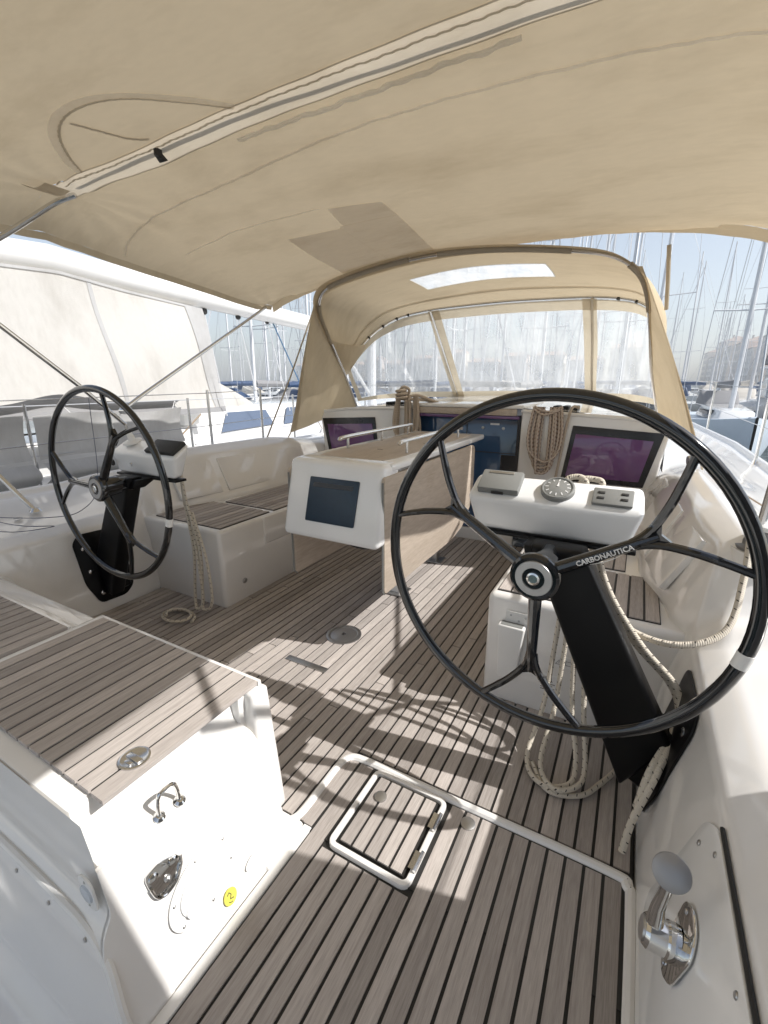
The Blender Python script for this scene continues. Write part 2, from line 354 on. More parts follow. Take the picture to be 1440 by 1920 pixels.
M['antifoul'] = simple('antifouling', (.02,.025,.035), .7)
M['palehull'] = simple('pale_blue_hull', (.55,.62,.70), .3)
M['glassdark'] = simple('dark_glass', (.03,.04,.055), .06)
M['glassblue'] = simple('bluish_glass', (.10,.13,.19), .08)
M['fender'] = simple('blue_fender', (.09,.22,.36), .45)
M['winchgrey'] = simple('winch_drum', (.22,.22,.22), .45, .7)
def watermat():
    m, n, l = new_mat('harbour_water'); b = P_(n); b.inputs['Base Color'].default_value = (.035,.06,.065,1); b.inputs['Roughness'].default_value = .06
    g = n.new('ShaderNodeNewGeometry'); t = n.new('ShaderNodeTexNoise'); t.inputs['Scale'].default_value = 1.1; t.inputs['Detail'].default_value = 6; l.new(g.outputs['Position'], t.inputs['Vector'])
    bp = n.new('ShaderNodeBump'); bp.inputs['Strength'].default_value = .55; bp.inputs['Distance'].default_value = .25; l.new(t.outputs[0], bp.inputs['Height']); l.new(bp.outputs[0], b.inputs['Normal']); return m
M['water'] = watermat()
M['stone'] = simple('quay_stone', (.42,.40,.37), .85, var=.2, scale=2)
WALLS = [simple('render_'+k, c, .85, var=.12, scale=.5) for k, c in (('cream',(.80,.76,.69)),('pink',(.78,.68,.62)),('white',(.82,.81,.79)),('ochre',(.78,.71,.61)))]
M['roof'] = simple('roof_tile', (.55,.42,.35), .85, var=.2, scale=1)
M['shutter'] = simple('window_dark', (.28,.29,.31), .4)

# ================================================================== SETTING
WZ = -1.05
mb = MB(); mb.add([(-700,-300,WZ),(700,-300,WZ),(700,1100,WZ),(-700,1100,WZ)], [(0,1,2,3)])
struct(mb.build('water', M['water'], smooth=False))

pon = MB().box(-30, 30, -9.5, -3.2, WZ+.1, WZ+.75); struct(pon.build('bounce_pontoon', simple('pontoon_concrete', (.62,.60,.56), .85, var=.1, scale=3)))  # unseen pontoon added astern so sunlight bounces into the cockpit
# ================================================================== OWN YACHT
yacht = thing('sailing_yacht', 'white sailing yacht with teak cockpit that the camera stands in', 'yacht', (XC, 2, 0))

def side(sgn):
    """cockpit side, coaming, side deck and topside: sections lofted along Y. sgn +1 starboard, -1 port"""
    secs = [
     (-.60, [(.165,-.03),(.215,.28),(.262,.50),(.34,.545),(.72,.60),(.90,.625),(.925,.67),(.96,.67),(.975,.58),(.93,-1.2)]),
     (1.60, [(.165,-.03),(.215,.28),(.262,.50),(.34,.545),(.72,.605),(.90,.63),(.925,.675),(.96,.675),(.975,.58),(.93,-1.2)]),
     (1.70, [(.175,-.03),(.215,.30),(.262,.52),(.34,.60),(.70,.63),(.905,.635),(.93,.68),(.965,.68),(.98,.58),(.93,-1.2)]),
     (1.86, [(.19,.30),(.20,.505),(.31,.79),(.39,.845),(.64,.72),(.91,.645),(.935,.69),(.97,.69),(.985,.58),(.93,-1.2)]),
     (2.30, [(.08,.30),(.10,.505),(.255,.83),(.35,.885),(.62,.77),(.915,.65),(.94,.695),(.975,.695),(.99,.58),(.93,-1.2)]),
     (2.95, [(.04,.30),(.06,.505),(.235,.82),(.33,.88),(.62,.775),(.92,.66),(.945,.705),(.98,.705),(.995,.58),(.93,-1.2)]),
     (3.75, [(.03,.30),(.05,.505),(.22,.76),(.32,.80),(.62,.76),(.92,.67),(.945,.715),(.98,.715),(.995,.58),(.92,-1.2)]),
     (6.0,  [(-.2,.30),(-.1,.50),(.15,.74),(.28,.77),(.60,.75),(.90,.69),(.925,.735),(.96,.735),(.97,.6),(.85,-1.2)]),
     (9.0,  [(-.6,.30),(-.5,.50),(-.2,.80),(-.05,.82),(.25,.81),(.55,.76),(.575,.80),(.61,.80),(.62,.65),(.4,-1.2)]),
     (12.0, [(-1.2,.30),(-1.15,.6),(-1.0,.88),(-.9,.89),(-.75,.88),(-.6,.86),(-.58,.90),(-.55,.90),(-.54,.75),(-.8,-1.2)]),
     (13.4, [(-1.26,.30),(-1.26,.6),(-1.26,.9),(-1.25,.93),(-1.25,.93),(-1.25,.93),(-1.24,.96),(-1.23,.96),(-1.23,.8),(-1.24,-1.2)])]
    ys = []; 
    rows = [(y, fillet(p, .022, 4)) for y, p in secs]
    out = []
    for (y0, p0), (y1, p1) in zip(rows, rows[1:]):
        n = 6 if y1 <= 4 else 8
        for k in range(n):
            t = k/n; ts = t*t*(3-2*t) if y1 <= 3.8 else t
            out.append((y0+(y1-y0)*t, [(a[0]+(b[0]-a[0])*ts, a[1]+(b[1]-a[1])*ts) for a, b in zip(p0, p1)]))
    out.append(rows[-1])
    m = MB()
    nj = len(out[0][1])
    for y, p in out:
        for x, z in p: m.v.append((x if sgn > 0 else mir(x), y, z))
    for i in range(len(out)-1):
        for j in range(nj-1):
            q = (i*nj+j, (i+1)*nj+j, (i+1)*nj+j+1, i*nj+j+1); m.f.append(q if sgn < 0 else q[::-1])
    return m
side(1).build('starboard_coaming', M['gel'], yacht, ang=50, recalc=False)
side(-1).build('port_coaming', M['gel'], yacht, ang=50, recalc=False)

for sg in (1,-1):
    f = (lambda x: x) if sg > 0 else mir
    for ya, yb, la, lb, ua, ub in ((1.98,2.30,(.165,.555),(.118,.555),(.277,.775),(.236,.785)),(2.36,3.30,(.115,.555),(.078,.555),(.232,.790),(.205,.765))):
        q = [(la[0],ya,la[1]),(lb[0],yb,lb[1]),(ub[0],yb,ub[1]),(ua[0],ya,ua[1])]
        MB().hexa([(f(x+.02),y,z-.008) for x,y,z in q]+[(f(x-.0035),y,z+.0015) for x,y,z in q]).build('backrest_panel', M['gel'], yacht, bevel=.003, seg=2)
# sole base (black caulking shows between the planks) and white channel mouldings
MB().box(-.757,-.728,-.10,.845,-.06,-.002).build('floor_border', M['gel'], yacht, bevel=.003)
sole = MB().box(mir(.16), .162, .834, 3.72, -.05, -.005).build('cockpit_sole', M['caulk'], yacht)
aftsole = MB().box(-.7275, .1435, -.10, 1.137, -.05, -.009).build('aft_sole', M['caulk'], yacht)
lid = MB().box(-.628, -.408, .848, 1.108, -.04, .004).build('locker_lid', M['caulk'], yacht)
MB().box(-.775, .30, -.6, 3.0, -.30, -.055).build('sole_moulding', M['gel'], yacht)

plank_me = MB().box(-.5,.5,-.5,.5,-1,0).mesh('plank', M['teak'], smooth=False)
def plank(x0, x1, y0, y1, z, parent):
    o = link('plank', plank_me, parent); o.location = ((x0+x1)/2, (y0+y1)/2, z); o.scale = (x1-x0, y1-y0, .012); return o
PW = .0512; GAP = .0088
def strips(xa, xb, pw=PW, phase=0.):
    n = max(1, round((xb-xa)/pw)); w = (xb-xa)/n
    return [(xa+i*w+GAP/2, xa+(i+1)*w-GAP/2) for i in range(n)]
i = 0
for x0, x1 in strips(mir(.158), .158):
    xm = (x0+x1)/2; i += 1
    y0 = 1.1715 if xm > -.775 else (.847 if xm > -.87 else .872)
    y1 = 1.735 if (xm < mir(-.455) or xm > -.455) else 3.70
    cuts = [y0]
    if y1 > 2:
        c = 1.92 + (i*.115) % 1.5
        for cc in (c-1.5, c, c+1.5):
            if y0+.25 < cc < y1-.15: cuts.append(cc)
    elif i % 5 == 2 and y1-y0 > .6: cuts.append(1.33+(i % 3)*.1)
    cuts = sorted(cuts)+[y1]
    for a, b in zip(cuts, cuts[1:]): plank(x0, x1, a+.002, b-.002, random.uniform(-.0006, .0006), sole)
for xa, xb, yb in ((-.726,-.667,1.134),(-.667,-.370,.812),(-.370,.140,1.134)):
    for x0, x1 in strips(xa, xb, .0505): plank(x0, x1, -.08, yb, -.004+random.uniform(-.0006,.0006), aftsole)
MB().box(-.7715,-.728,.846,1.1345,-.05,-.0092).build('caulk_bed', M['caulk'], aftsole)
plank(-.7695,-.7315,.848,1.134,-.004,aftsole)
for x0, x1 in strips(-.626, -.410, .043): plank(x0, x1, .850, 1.106, .0085, lid)

def ringbar(outer, inner, z0, z1, mat, name, parent, cx, cy, rot=0, bev=.006):
    """closed frame between two rounded rectangles"""
    mb = MB(); n = len(outer)
    vs = []
    for zz in (z0, z1):
        for p in outer: vs.append((cx+p[0], cy+p[1], zz))
        for p in inner: vs.append((cx+p[0], cy+p[1], zz))
    fs = []
    for k in range(n):
        k2 = (k+1) % n
        fs += [(k, k2, n+k2, n+k), (2*n+k, 3*n+k, 3*n+k2, 2*n+k2), (k, 2*n+k, 2*n+k2, k2), (n+k, n+k2, 3*n+k2, 3*n+k)]
    mb.add(vs, fs); return mb.build(name, mat, parent, bevel=bev, seg=2)
ringbar(rrect(.276,.316,.028), rrect(.240,.280,.012), -.04, .008, M['gel'], 'lid_frame', lid, -.5185, .979)
MB().tube(cr([(-.70,1.152,-.006),(-.3,1.152,-.006),(.10,1.152,-.006),(.150,1.13,-.006),(.160,1.05,-.006),(.160,.5,-.006),(.160,-.1,-.006)], 8), .0155, 10).build('drain_rim', M['gel'], yacht)
MB().tube(cr([(-.70,1.152,-.006),(-.765,1.140,-.006),(-.788,1.09,-.006),(-.788,.98,-.006),(-.788,.865,-.006),(-.81,.825,-.01)], 8), .0155, 10).build('drain_rim', M['gel'], yacht)
for hy in (.90, 1.04):
    h = MB().tube([(-.383,hy-.032,.014),(-.383,hy+.032,.014)], .006, 8); h.box(-.405,-.385,hy-.028,hy+.028,.0112,.0135); h.build('hinge', M['steel'], lid)
MB().lathe([(.0,.0),(.021,.0),(.021,.005),(.014,.007),(.0,.007)], (-.585,1.035,.009), n=20).build('lift_knob', M['satin'], lid)
MB().lathe([(0,0),(.023,0),(.023,.004),(.018,.006),(0,.006)], (-.30,1.095,-.004), n=20).build('deck_filler_cap', M['satin'], aftsole)
dc = MB().lathe([(0,-.004),(.098,-.004),(.098,.002),(.092,.004),(.078,.004),(.074,.002),(.07,.0035),(.012,.0035),(.010,.002),(0,.002)], (-1.266,1.83,.0015), n=40).build('table_socket_cover', M['satin'], sole)
MB().lathe([(0,0),(.011,0),(.011,.003),(0,.003)], (-1.266,1.83,.005), n=14).build('keyhole', M['darkframe'], dc)
MB().box(-1.40,-1.155,1.497,1.533,.0,.0045).build('vent_strip', M['satin'], sole, bevel=.001)
MB().box(-1.24,-1.285,2.40,2.50,.0,.004).build('foot_plate', M['satin'], sole)

# benches
def bench(sg):
    f = (lambda x: x) if sg > 0 else mir
    mb = MB(); xs = sorted((f(-.455), f(.30)))
    mb.box(xs[0], xs[1], 1.735, 3.72, -.03, .494)
    b = mb.build('starboard_bench' if sg > 0 else 'port_bench', M['gel'], yacht, bevel=.028, seg=4)
    for (xa, xb, ya, yb) in ((-.425,.175,1.775,2.20),(-.425,.045,2.245,3.62)):
        xa2, xb2 = sorted((f(xa), f(xb)))
        pad = MB().box(xa2, xb2, ya, yb, .488, .4985).build('seat_pad', M['caulk'], b)
        for x0, x1 in strips(xa2, xb2, .0525): plank(x0, x1, ya+.001, yb-.001, .503, pad)
    return b
sb_bench = bench(1); pt_bench = bench(-1)
# port bench recess lip and drain button
MB().lathe([(0,0),(.018,0),(.018,.004),(.012,.006),(0,.006)], (mir(-.455)+.001, 1.90, .12), (1,0,0), 18).build('drain_cap', M['satin'], pt_bench)
MB().box(mir(-.455)-.02, mir(-.455)+.006, 2.10, 3.3, .30, .49).build('locker_door', M['gel'], pt_bench, bevel=.02, seg=3)

# aft seats and the transom block they lie on
yA0, yA1 = .335, .80
prof = fillet([(-.752,-.05),(-.874,.305),(-.90,.332),(-.962,.345),(-.980,.438)], .02, 4)
vs = []; n = len(prof)
for y in (yA0, yA1):
    for x, z in prof: vs.append((x, y, z))
for y in (yA0, yA1):
    vs += [(mir(.3), y, .438), (mir(.3), y, -.05)]
m2 = MB()
fs = [(j, j+1, n+j+1, n+j) for j in range(n-1)]
fs.append((n-1, 2*n, 2*n+2, 2*n-1)); fs.append(tuple(range(n))+(2*n, 2*n+1)); fs.append(tuple(range(n, 2*n))+(2*n+2, 2*n+3))
m2.add(vs, fs); tb = m2.build('transom_block', M['gel'], yacht, bevel=.012, seg=2)
MB().box(mir(.3), -.94, .79, .866, -.05, .432).build('seat_front', M['gel'], yacht, bevel=.01)
MB().hexa([(-.93,.68,-.06),(-.7575,.68,-.06),(-.7575,.8445,-.06),(-.93,.8445,-.06),(-.93,.68,.0045),(-.7575,.68,.0045),(-.7575,.8445,.0045),(-.93,.8445,.0045)]).build('foot_fairing', M['gel'], yacht, bevel=.01)
# upright end that carries the seat flap
MB().hexa([(-.93,.80,-.02),(-.862,.80,-.02),(-.862,.885,-.02),(-.93,.885,-.02),(-.965,.815,.436),(-.905,.815,.436),(-.905,.884,.436),(-.965,.884,.436)]).build('seat_end', M['gel'], yacht, bevel=.012, seg=3)
def aft_seat(xa, xb, y0, y1, z, name):
    pad = MB().box(xa+.004, xb-.006, y0+.005, y1, z-.014, z-.004).build(name, M['caulk'], yacht)
    for x0, x1 in strips(xa, xb, .0545): plank(x0, x1, y0-.001, y1+.001, z, pad)
    MB().box(xa, xb, y1+.001, y1+.012, z-.02, z-.0005).build('edge_trim', M['gel'], pad)
    return pad
sA = aft_seat(-1.752, -.925, .385, .862, .452, 'aft_seat')
sB = aft_seat(-2.62, -1.785, .385, .75, .456, 'aft_seat')
MB().box(-1.784,-1.753,.36,.88,.40,.448).build('seat_divider', M['gel'], yacht, bevel=.004)
fp = MB().lathe([(0,-.002),(.037,-.002),(.037,.003),(.032,.004),(.028,.002),(0,.001)], (-.978,.492,.4525), n=30).build('flush_pull', M['steel'], sA)
MB().box(-1.002,-.954,.484,.500,.4535,.4575).build('pull_bar', M['steel'], fp, bevel=.002)
MB().box(-.99,-.966,.472,.481,.4535,.456).build('pull_tab', M['steel'], fp, bevel=.001)

# transom steps below the aft seats (lower left of the photograph)
sec = fillet([(.333,.434),(.331,.36),(.327,.33),(.323,.240),(.304,.222),(.292,.205),(.280,.17),(.272,.02),(.262,-.20),(.225,-.33),(.10,-.37),(-.70,-.39)], .016, 3)
m3 = MB()
def secpt(u, v):
    k = v*(len(sec)-1); a = int(min(k, len(sec)-2)); t = k-a
    y = sec[a][0]+(sec[a+1][0]-sec[a][0])*t; z = sec[a][1]+(sec[a+1][1]-sec[a][1])*t
    x0 = max(-.93, min(-.74, -.752+(z+.03)*(-.12/.33)))-.006
    return (x0-u*1.95, y, z)
m3.grid(secpt, 40, len(sec)-1)
ck = [(y,z) for y,z in sec if -.2 < z < .34]
MB().prism([(-.752+(z+.03)*(-.12/.33)-.001, y, z) for y,z in ck]+[(-.752+(-.2+.03)*(-.12/.33)-.001,.375,-.2),(-.752+(.338+.03)*(-.12/.33)-.001,.375,.338)], (-.012,0,0)).build('transom_cheek', M['gel'], yacht)
trf = m3.build('transom_step', M['gel'], yacht, ang=55)
MB().tube(cr([(-.735,.268,-.16),(-.752,.272,-.03),(-.785,.276,.08),(-.83,.288,.165),(-.90,.294,.203),(-1.05,.296,.213),(-1.5,.296,.213),(-2.8,.296,.213)], 6), .010, 8).build('rubber_seal', M['plastic'], trf)
for k in range(7):
    MB().lathe([(0,0),(.0055,0),(.0045,.002),(0,.002)], (-.90-.15*k, .2835, .183), (0,-1,.2), 10).build('screw', M['satin'], trf)
ll = MB()
ll.prism([(-.905+p[0]-.12*p[1], .3145, .285+p[1]) for p in rrect(.055,.085,.024)], (0,-.006,0)); cl = ll.build('courtesy_light', M['plastic'], trf, bevel=.002)
MB().lathe([(0,0),(.022,0),(.020,.004),(0,.005)], (-.905,.3085,.285), (0,-1,0), 20).build('lens', M['lens'], cl)
for zz in (.252, .318): MB().lathe([(0,0),(.004,0),(0,.002)], (-.905,.3083,zz), (0,-1,0), 8).build('screw', M['satin'], cl)
# floor edge wall (starboard facing face of the transom block)
# fittings on it are things of their own, further down

# coach roof
def cabin():
    half = [(1.47,.60),(1.455,.98),(1.40,1.085),(1.15,1.115),(.55,1.145),(0,1.155)]
    prof = fillet([(x, z) for x, z in half], .05, 4); full = [(XC+x, z) for x, z in prof]+[(XC-x, z) for x, z in prof[::-1]]
    m = MB(); n = len(full); secs = [(3.70,1.,0),(4.5,.985,.015),(5.6,.93,.03),(7,.78,.0),(8.6,.5,-.10),(9.6,.3,-.22)]
    for y, s, dz in secs:
        for x, z in full: m.v.append((XC+(x-XC)*s, y, .6+(z-.6)*(1+dz/.5)))
    for i in range(len(secs)-1):
        for j in range(n-1): m.f.append((i*n+j, i*n+j+1, (i+1)*n+j+1, (i+1)*n+j))
    return m
roof = cabin().build('coach_roof', M['gel'], yacht, ang=40)
# bulkhead blocks either side of the companionway
def bulk(sg):
    f = (lambda x: x) if sg > 0 else mir
    X = lambda a: f(a)
    m = MB()
    pts = [(-.80,.44),(.02,.44),(.165,.62),(.205,1.0),(.17,1.07),(-.10,1.098),(-.80,1.125)]
    p = [(X(x), 3.66, z) for x, z in pts]
    m.prism(p, (0,.10,0)); b = m.build('bulkhead', M['gel'], yacht, bevel=.018, seg=3)
    rim = MB(); rim.tube([(X(-.80),3.665,1.128),(X(-.10),3.665,1.10),(X(.16),3.665,1.072)], .014, 8); rim.build('roof_rim', M['gel'], b)
    fr = [(-.465,.615),(-.415,1.035),(.178,1.005),(.095,.615)]
    q = [(X(x), 3.6595, z) for x, z in fr]; w = MB().prism(q, (0,-.010,0)).build('window', M['darkframe'], b, bevel=.004)
    iq = [(-.430,.655),(-.388,.975),(.118,.95),(.062,.655)]
    MB().prism([(X(x), 3.6490, z) for x, z in iq], (0,-.004,0)).build('pane', M['purple'], w, bevel=.0015)
    return b
bk_s = bulk(1); bk_p = bulk(-1)
cw = MB().box(-1.73,-.80,3.735,3.76,.1,1.08).build('companionway', M['bluepane'], yacht, bevel=.003)
MB().box(-.823,-.801,3.66,3.734,.44,1.09).build('door_jamb', M['darkframe'], cw)
MB().box(-1.729,-1.707,3.66,3.734,.44,1.09).build('door_jamb', M['darkframe'], cw)
sl = MB().box(-1.72,-.81,3.64,3.733,1.062,1.088).build('sliding_hatch', M['purple'], cw, bevel=.004)
MB().box(-1.75,-.78,3.63,4.6,1.142,1.172).build('hatch_garage', M['gel'], cw, bevel=.012, seg=3)
MB().box(-1.70,-.83,3.622,3.66,1.090,1.140).build('hatch_handle', M['tablewood'], cw, bevel=.006)
for x in (-.95,-1.12): MB().lathe([(0,0),(.012,0),(.012,.008),(0,.01)], (x,3.7345,.98), (0,-1,0), 14).build('latch', M['satin'], cw)
MB().box(-1.70,-.825,3.730,3.7345,.775,.781).build('board_joint', M['rubber'], cw)
MB().box(-.955,-.835,3.7305,3.7345,.60,.765).build('dark_panel', M['darkframe'], cw)  # flat dark rectangle low on the washboard
MB().box(-1.262,-1.256,3.7305,3.7345,.80,1.05).build('board_joint', M['rubber'], cw)
MB().box(-1.06,-.985,3.7315,3.7345,1.005,1.02).build('name_sticker', M['paper'], cw)
# main bulkhead below the seats
MB().box(-1.73,-.80,3.70,3.734,-.02,.1).build('sill', M['gel'], yacht, bevel=.01)
# rope organiser blocks and clutches on the roof
for sg in (1,-1):
    f = (lambda x: x) if sg > 0 else mir
    for k in range(3):
        x = f(-.58+.07*k); MB().box(x-.022,x+.022,3.85,4.02,1.10,1.165).build('rope_clutch', M['blackmatt'], roof, bevel=.008)

# locker label plate, speaker on port wall
def wallx(z): 
    for (a, b), (c, d) in zip([(.165,-.03),(.215,.28),(.262,.50)], [(.215,.28),(.262,.50),(.34,.545)]):
        if z <= d: return a+(c-a)*(z-b)/(d-b)
    return .3
def wallpoly(pts, sg, off=0.0):
    return [((wallx(z)-off) if sg > 0 else mir(wallx(z)-off), y, z) for y, z in pts]
def round2(pts, r, n=4):
    m = len(pts); out = []
    for i in range(m):
        a, b, c = Vector(pts[i-1]), Vector(pts[i]), Vector(pts[(i+1) % m]); d = min(r, (a-b).length*.45, (c-b).length*.45)
        p = b+(a-b).normalized()*d; q = b+(c-b).normalized()*d
        for k in range(n+1):
            t = k/n; out.append(tuple((1-t)**2*p+2*t*(1-t)*b+t*t*q))
    return out
# starboard control panel behind the throttle
pn = round2([(.98,.06),(1.04,.12),(.985,.45),(.93,.487),(.40,.487),(.30,.45),(.30,.06)], .04)
cp = MB().prism(wallpoly(pn, 1, .002), (-.007,0,.001)).build('control_panel', M['podwhite'], yacht, bevel=.0025)
MB().tube([(wallx(.493)-.003, y, .493) for y in (.93,.8,.6,.4,.3)], .0045, 6).build('panel_seal', M['rubber'], cp)
for y, z in ((.956,.411),(.887,.465),(.983,.165),(.935,.10),(.648,.465),(.45,.465)):
    MB().lathe([(0,0),(.0065,0),(.005,.002),(0,.0015)], (wallx(z)-.0095,y,z), (-1,0,.18), 10).build('screw', M['satin'], cp)
# port engine panel cover
pn = round2([(1.02,.05),(.96,.36),(.90,.40),(.45,.36),(.45,.05)], .05)
pp = MB().prism(wallpoly(pn, -1, .002), (.006,0,.001)).build('locker_panel', M['podwhite'], yacht, bevel=.002)
op = round2([(.90,.02),(.86,.25),(.78,.32),(.45,.31),(.45,.02)], .06)
MB().prism(wallpoly(op, -1, .0085), (.004,0,.001)).build('speaker_cover', M['cream'], pp, bevel=.002)
for y, z in ((.875,.375),(.945,.32),(.98,.14)):
    MB().lathe([(0,0),(.0065,0),(.005,.002),(0,.0015)], (mir(wallx(z))+.0095,y,z), (1,0,.18), 10).build('screw', M['satin'], pp)
MB().prism(wallpoly([(.84,.355),(.84,.378),(.70,.375),(.70,.352)], -1, .0095), (.002,0,0)).build('maker_plate', M['satin'], pp)
# scupper in port side deck
MB().lathe([(0,0),(.022,0),(.022,.004),(.016,.005),(0,.002)], (-3.06,1.16,.585), (.1,0,1), 18).build('scupper', M['steel'], yacht)

# ================================================================== STEERING
def basis(cx, cy, cz, yaw):
    n = Vector((math.sin(yaw), -math.cos(yaw), 0)); a = Vector((math.cos(yaw), math.sin(yaw), 0)); b = Vector((0,0,1))
    return Vector((cx,cy,cz)), a, b, n
def steering_wheel(c, yaw, base, helm):
    C, a, b, n = basis(*c, yaw)
    R = .488
    def pt(r, th, d=0): return C + a*(r*math.cos(th)) + b*(r*math.sin(th)) + n*d
    rim = MB(); rim.tube([pt(R, 2*PI*k/96) for k in range(96)], .0158, 12, closed=True, flat=1.1)
    t = rim.build('steering_wheel', M['black'], helm)
    for k in range(3):
        th = math.radians(base+120*k); sp = MB()
        sp.tube([pt(.030, th, .02), pt(.10, th, .018), pt(.20, th, .012), pt(.275, th, .008), pt(.315, th, .006)], [.023,.0215,.019,.0175,.0135], 12, flat=.85)
        for s in (-1, 1):
            ph = s*math.radians(18.5)
            P = cr([pt(.235, th, .010), pt(.300, th+ph*.16, .007), pt(.365, th+ph*.48, .004), pt(.425, th+ph*.76, .002), pt(R, th+ph, 0)], 5)
            sp.tube(P, [.0130]*6+[.0120]*(len(P)-12)+[.0115]*6, 10, flat=.9)
        # web between the forks
        w = [pt(.262, th+.055, .009), pt(.262, th-.055, .009), pt(.335, th-.075, .006), pt(.322, th, .006), pt(.335, th+.075, .006)]
        sp.prism(w, -n*.016)
        sp.build('spoke', M['black'], t)
    hub = MB().lathe([(0,-.06),(.046,-.06),(.05,-.03),(.052,.02),(.066,.024),(.070,.034),(.068,.046),(.060,.052),(.054,.052),(0,.052)], C, n, 40).build('hub', M['black'], t)
    MB().lathe([(.052,.051),(.050,.0555),(.031,.0555),(.029,.049),(.0,.049)], C, n, 36).build('hub_ring', M['satin'], t)
    MB().lathe([(0,.0495),(.018,.0495),(.018,.058),(.013,.060),(.012,.058),(0,.058)], C, n, 24).build('centre_nut', M['chrome'], t)
    # king-spoke whipping of white tape on the rim
    th0 = math.radians(-12 if yaw < -.05 else -14)
    tp = MB(); tp.tube([pt(R, th0+math.radians(x)) for x in (-2.3,-1.1,0,1.1,2.3)], .0170, 12, flat=1.1); tp.build('tape', M['plastic'], t)
    return t, pt, n, a, b, C
def pedestal(sg):
    f = (lambda x: x) if sg > 0 else mir
    nm = ('starboard' if sg > 0 else 'port')
    lab = 'starboard helm nearest the camera: large black wheel, black pedestal, white console' if sg > 0 else 'far port helm at left: black wheel, black pedestal, white console'
    t = thing('helm_station', lab, 'helm', (f(.2),1.4,0), 'helm stations')
    # column: slanted box section from pod to the cockpit side
    top = [(-.245,.862),(-.085,.862)]; bot = [(.105,.10),(.222,.30)]
    def ring(tt):
        l = (top[0][0]+(bot[0][0]-top[0][0])*tt, top[0][1]+(bot[0][1]-top[0][1])*tt); r = (top[1][0]+(bot[1][0]-top[1][0])*tt, top[1][1]+(bot[1][1]-top[1][1])*tt); return l, r
    (lx,lz),(rx,rz) = ring(0); (lx2,lz2),(rx2,rz2) = ring(1)
    m = MB().hexa([(f(lx),1.375,lz),(f(rx),1.375,rz),(f(rx),1.462,rz),(f(lx),1.462,lz),(f(lx2),1.365,lz2),(f(rx2),1.365,rz2),(f(rx2),1.455,rz2),(f(lx2),1.455,lz2)])
    m.build('column', M['blackmatt'], t, bevel=.014, seg=3)
    MB().lathe([(.03,-.16),(.036,-.15),(.036,-.055),(.03,-.05)], (f(-.187),1.247,.83), (0,-1,0), 24).build('wheel_shaft', M['black'], t)
    MB().hexa([(f(-.25),1.38,.80),(f(-.10),1.38,.80),(f(-.10),1.46,.80),(f(-.25),1.46,.80),(f(-.27),1.40,.850),(f(-.08),1.40,.850),(f(-.08),1.535,.850),(f(-.27),1.535,.850)]).build('column_head', M['blackmatt'], t, bevel=.01)
    tr = MB().box(min(f(-.46),f(.05)), max(f(-.46),f(.05)), 1.490, 1.562, .838, .852).build('pod_tray', M['blackmatt'], t, bevel=.004)
    pl = round2([(1.56,.10),(1.50,.05),(1.34,.055),(1.285,.19),(1.275,.44),(1.32,.485),(1.56,.475)], .03)
    if sg > 0: poly = wallpoly(pl, 1, .002); bp = MB().prism(poly, (-.008,0,.001))
    else: poly = wallpoly(pl, -1, .002); bp = MB().prism(poly, (.008,0,.001))
    plate = bp.build('base_plate', M['blackmatt'], t, bevel=.0025)
    for y, z in ((1.325,.40),(1.33,.26),(1.365,.115),(1.51,.115)):
        xx = wallx(z)-.0105
        MB().lathe([(0,0),(.0135,0),(.0135,.003),(.008,.006),(0,.006)], (f(xx),y,z), (-1 if sg > 0 else 1,0,.18), 16).build('bolt', M['steel'], plate)
    MB().hexa([(f(.09),1.385,.14),(f(.19),1.385,.085),(f(.19),1.50,.085),(f(.09),1.50,.14),(f(.15),1.375,.34),(f(.235),1.375,.32),(f(.235),1.50,.32),(f(.15),1.50,.34)]).build('foot', M['blackmatt'], t, bevel=.015, seg=3)
    # white console pod
    xa, xb = -.492, .062
    P = [(-.455,1.492,.853),(.03,1.492,.853),(.02,1.560,.862),(-.445,1.560,.862),(-.492,1.480,.972),(.062,1.480,.972),(.055,1.590,1.036),(-.485,1.590,1.036)]
    pod = MB().hexa([(f(x),y,z) for x,y,z in P]).build('console_pod', M['podwhite'], t, bevel=.022, seg=4)
    if sg < 0:
        MB().lathe([(0,0),(.020,0),(.020,.006),(.012,.010),(0,.010)], (-2.55,1.463,.915), (0,-1,-.15), 20).build('push_button', M['rubber'], pod)
        MB().lathe([(0,0),(.011,0),(.011,.004),(0,.006)], (-2.38,1.463,.915), (0,-1,-.15), 16).build('key_switch', M['chrome'], pod)
        st = MB().lathe([(0,0),(.052,0),(.05,.008),(.02,.016),(.016,.05),(.012,.06),(0,.06)], (-2.49,1.56,1.018), (0,-.3,1), 24); st.build('horn_base', M['plastic'], pod)
    return t
helm_s = pedestal(1); helm_p = pedestal(-1)
ws, pt_s, n_s, a_s, b_s, C_s = steering_wheel((-.187,1.247,.83), -.10, 31, helm_s)
wp, *_ = steering_wheel((-2.343,1.287,.83), 0.0, 60, helm_p)
th = math.radians(31); u = (a_s*math.cos(th)+b_s*math.sin(th)).normalized(); v = (-a_s*math.sin(th)+b_s*math.cos(th)).normalized()
Mx = Matrix.Identity(4)
org = C_s + u*.190 + n_s*.0385
for r in range(3): Mx[r][0] = u[r]; Mx[r][1] = v[r]; Mx[r][2] = n_s[r]; Mx[r][3] = org[r]
text_mesh('CARBONAUTICA', .0185, M['paper'], Mx, 'lettering', ws, bold=.0004)
sw = MB(); sw.tube([org+u*x+v*(-.010-.004*(1-(x/.04)**2)) for x in (-.04,-.02,0,.02,.04)], [.0004,.001,.0014,.001,.0004], 6); sw.build('lettering_swoosh', M['paper'], ws)


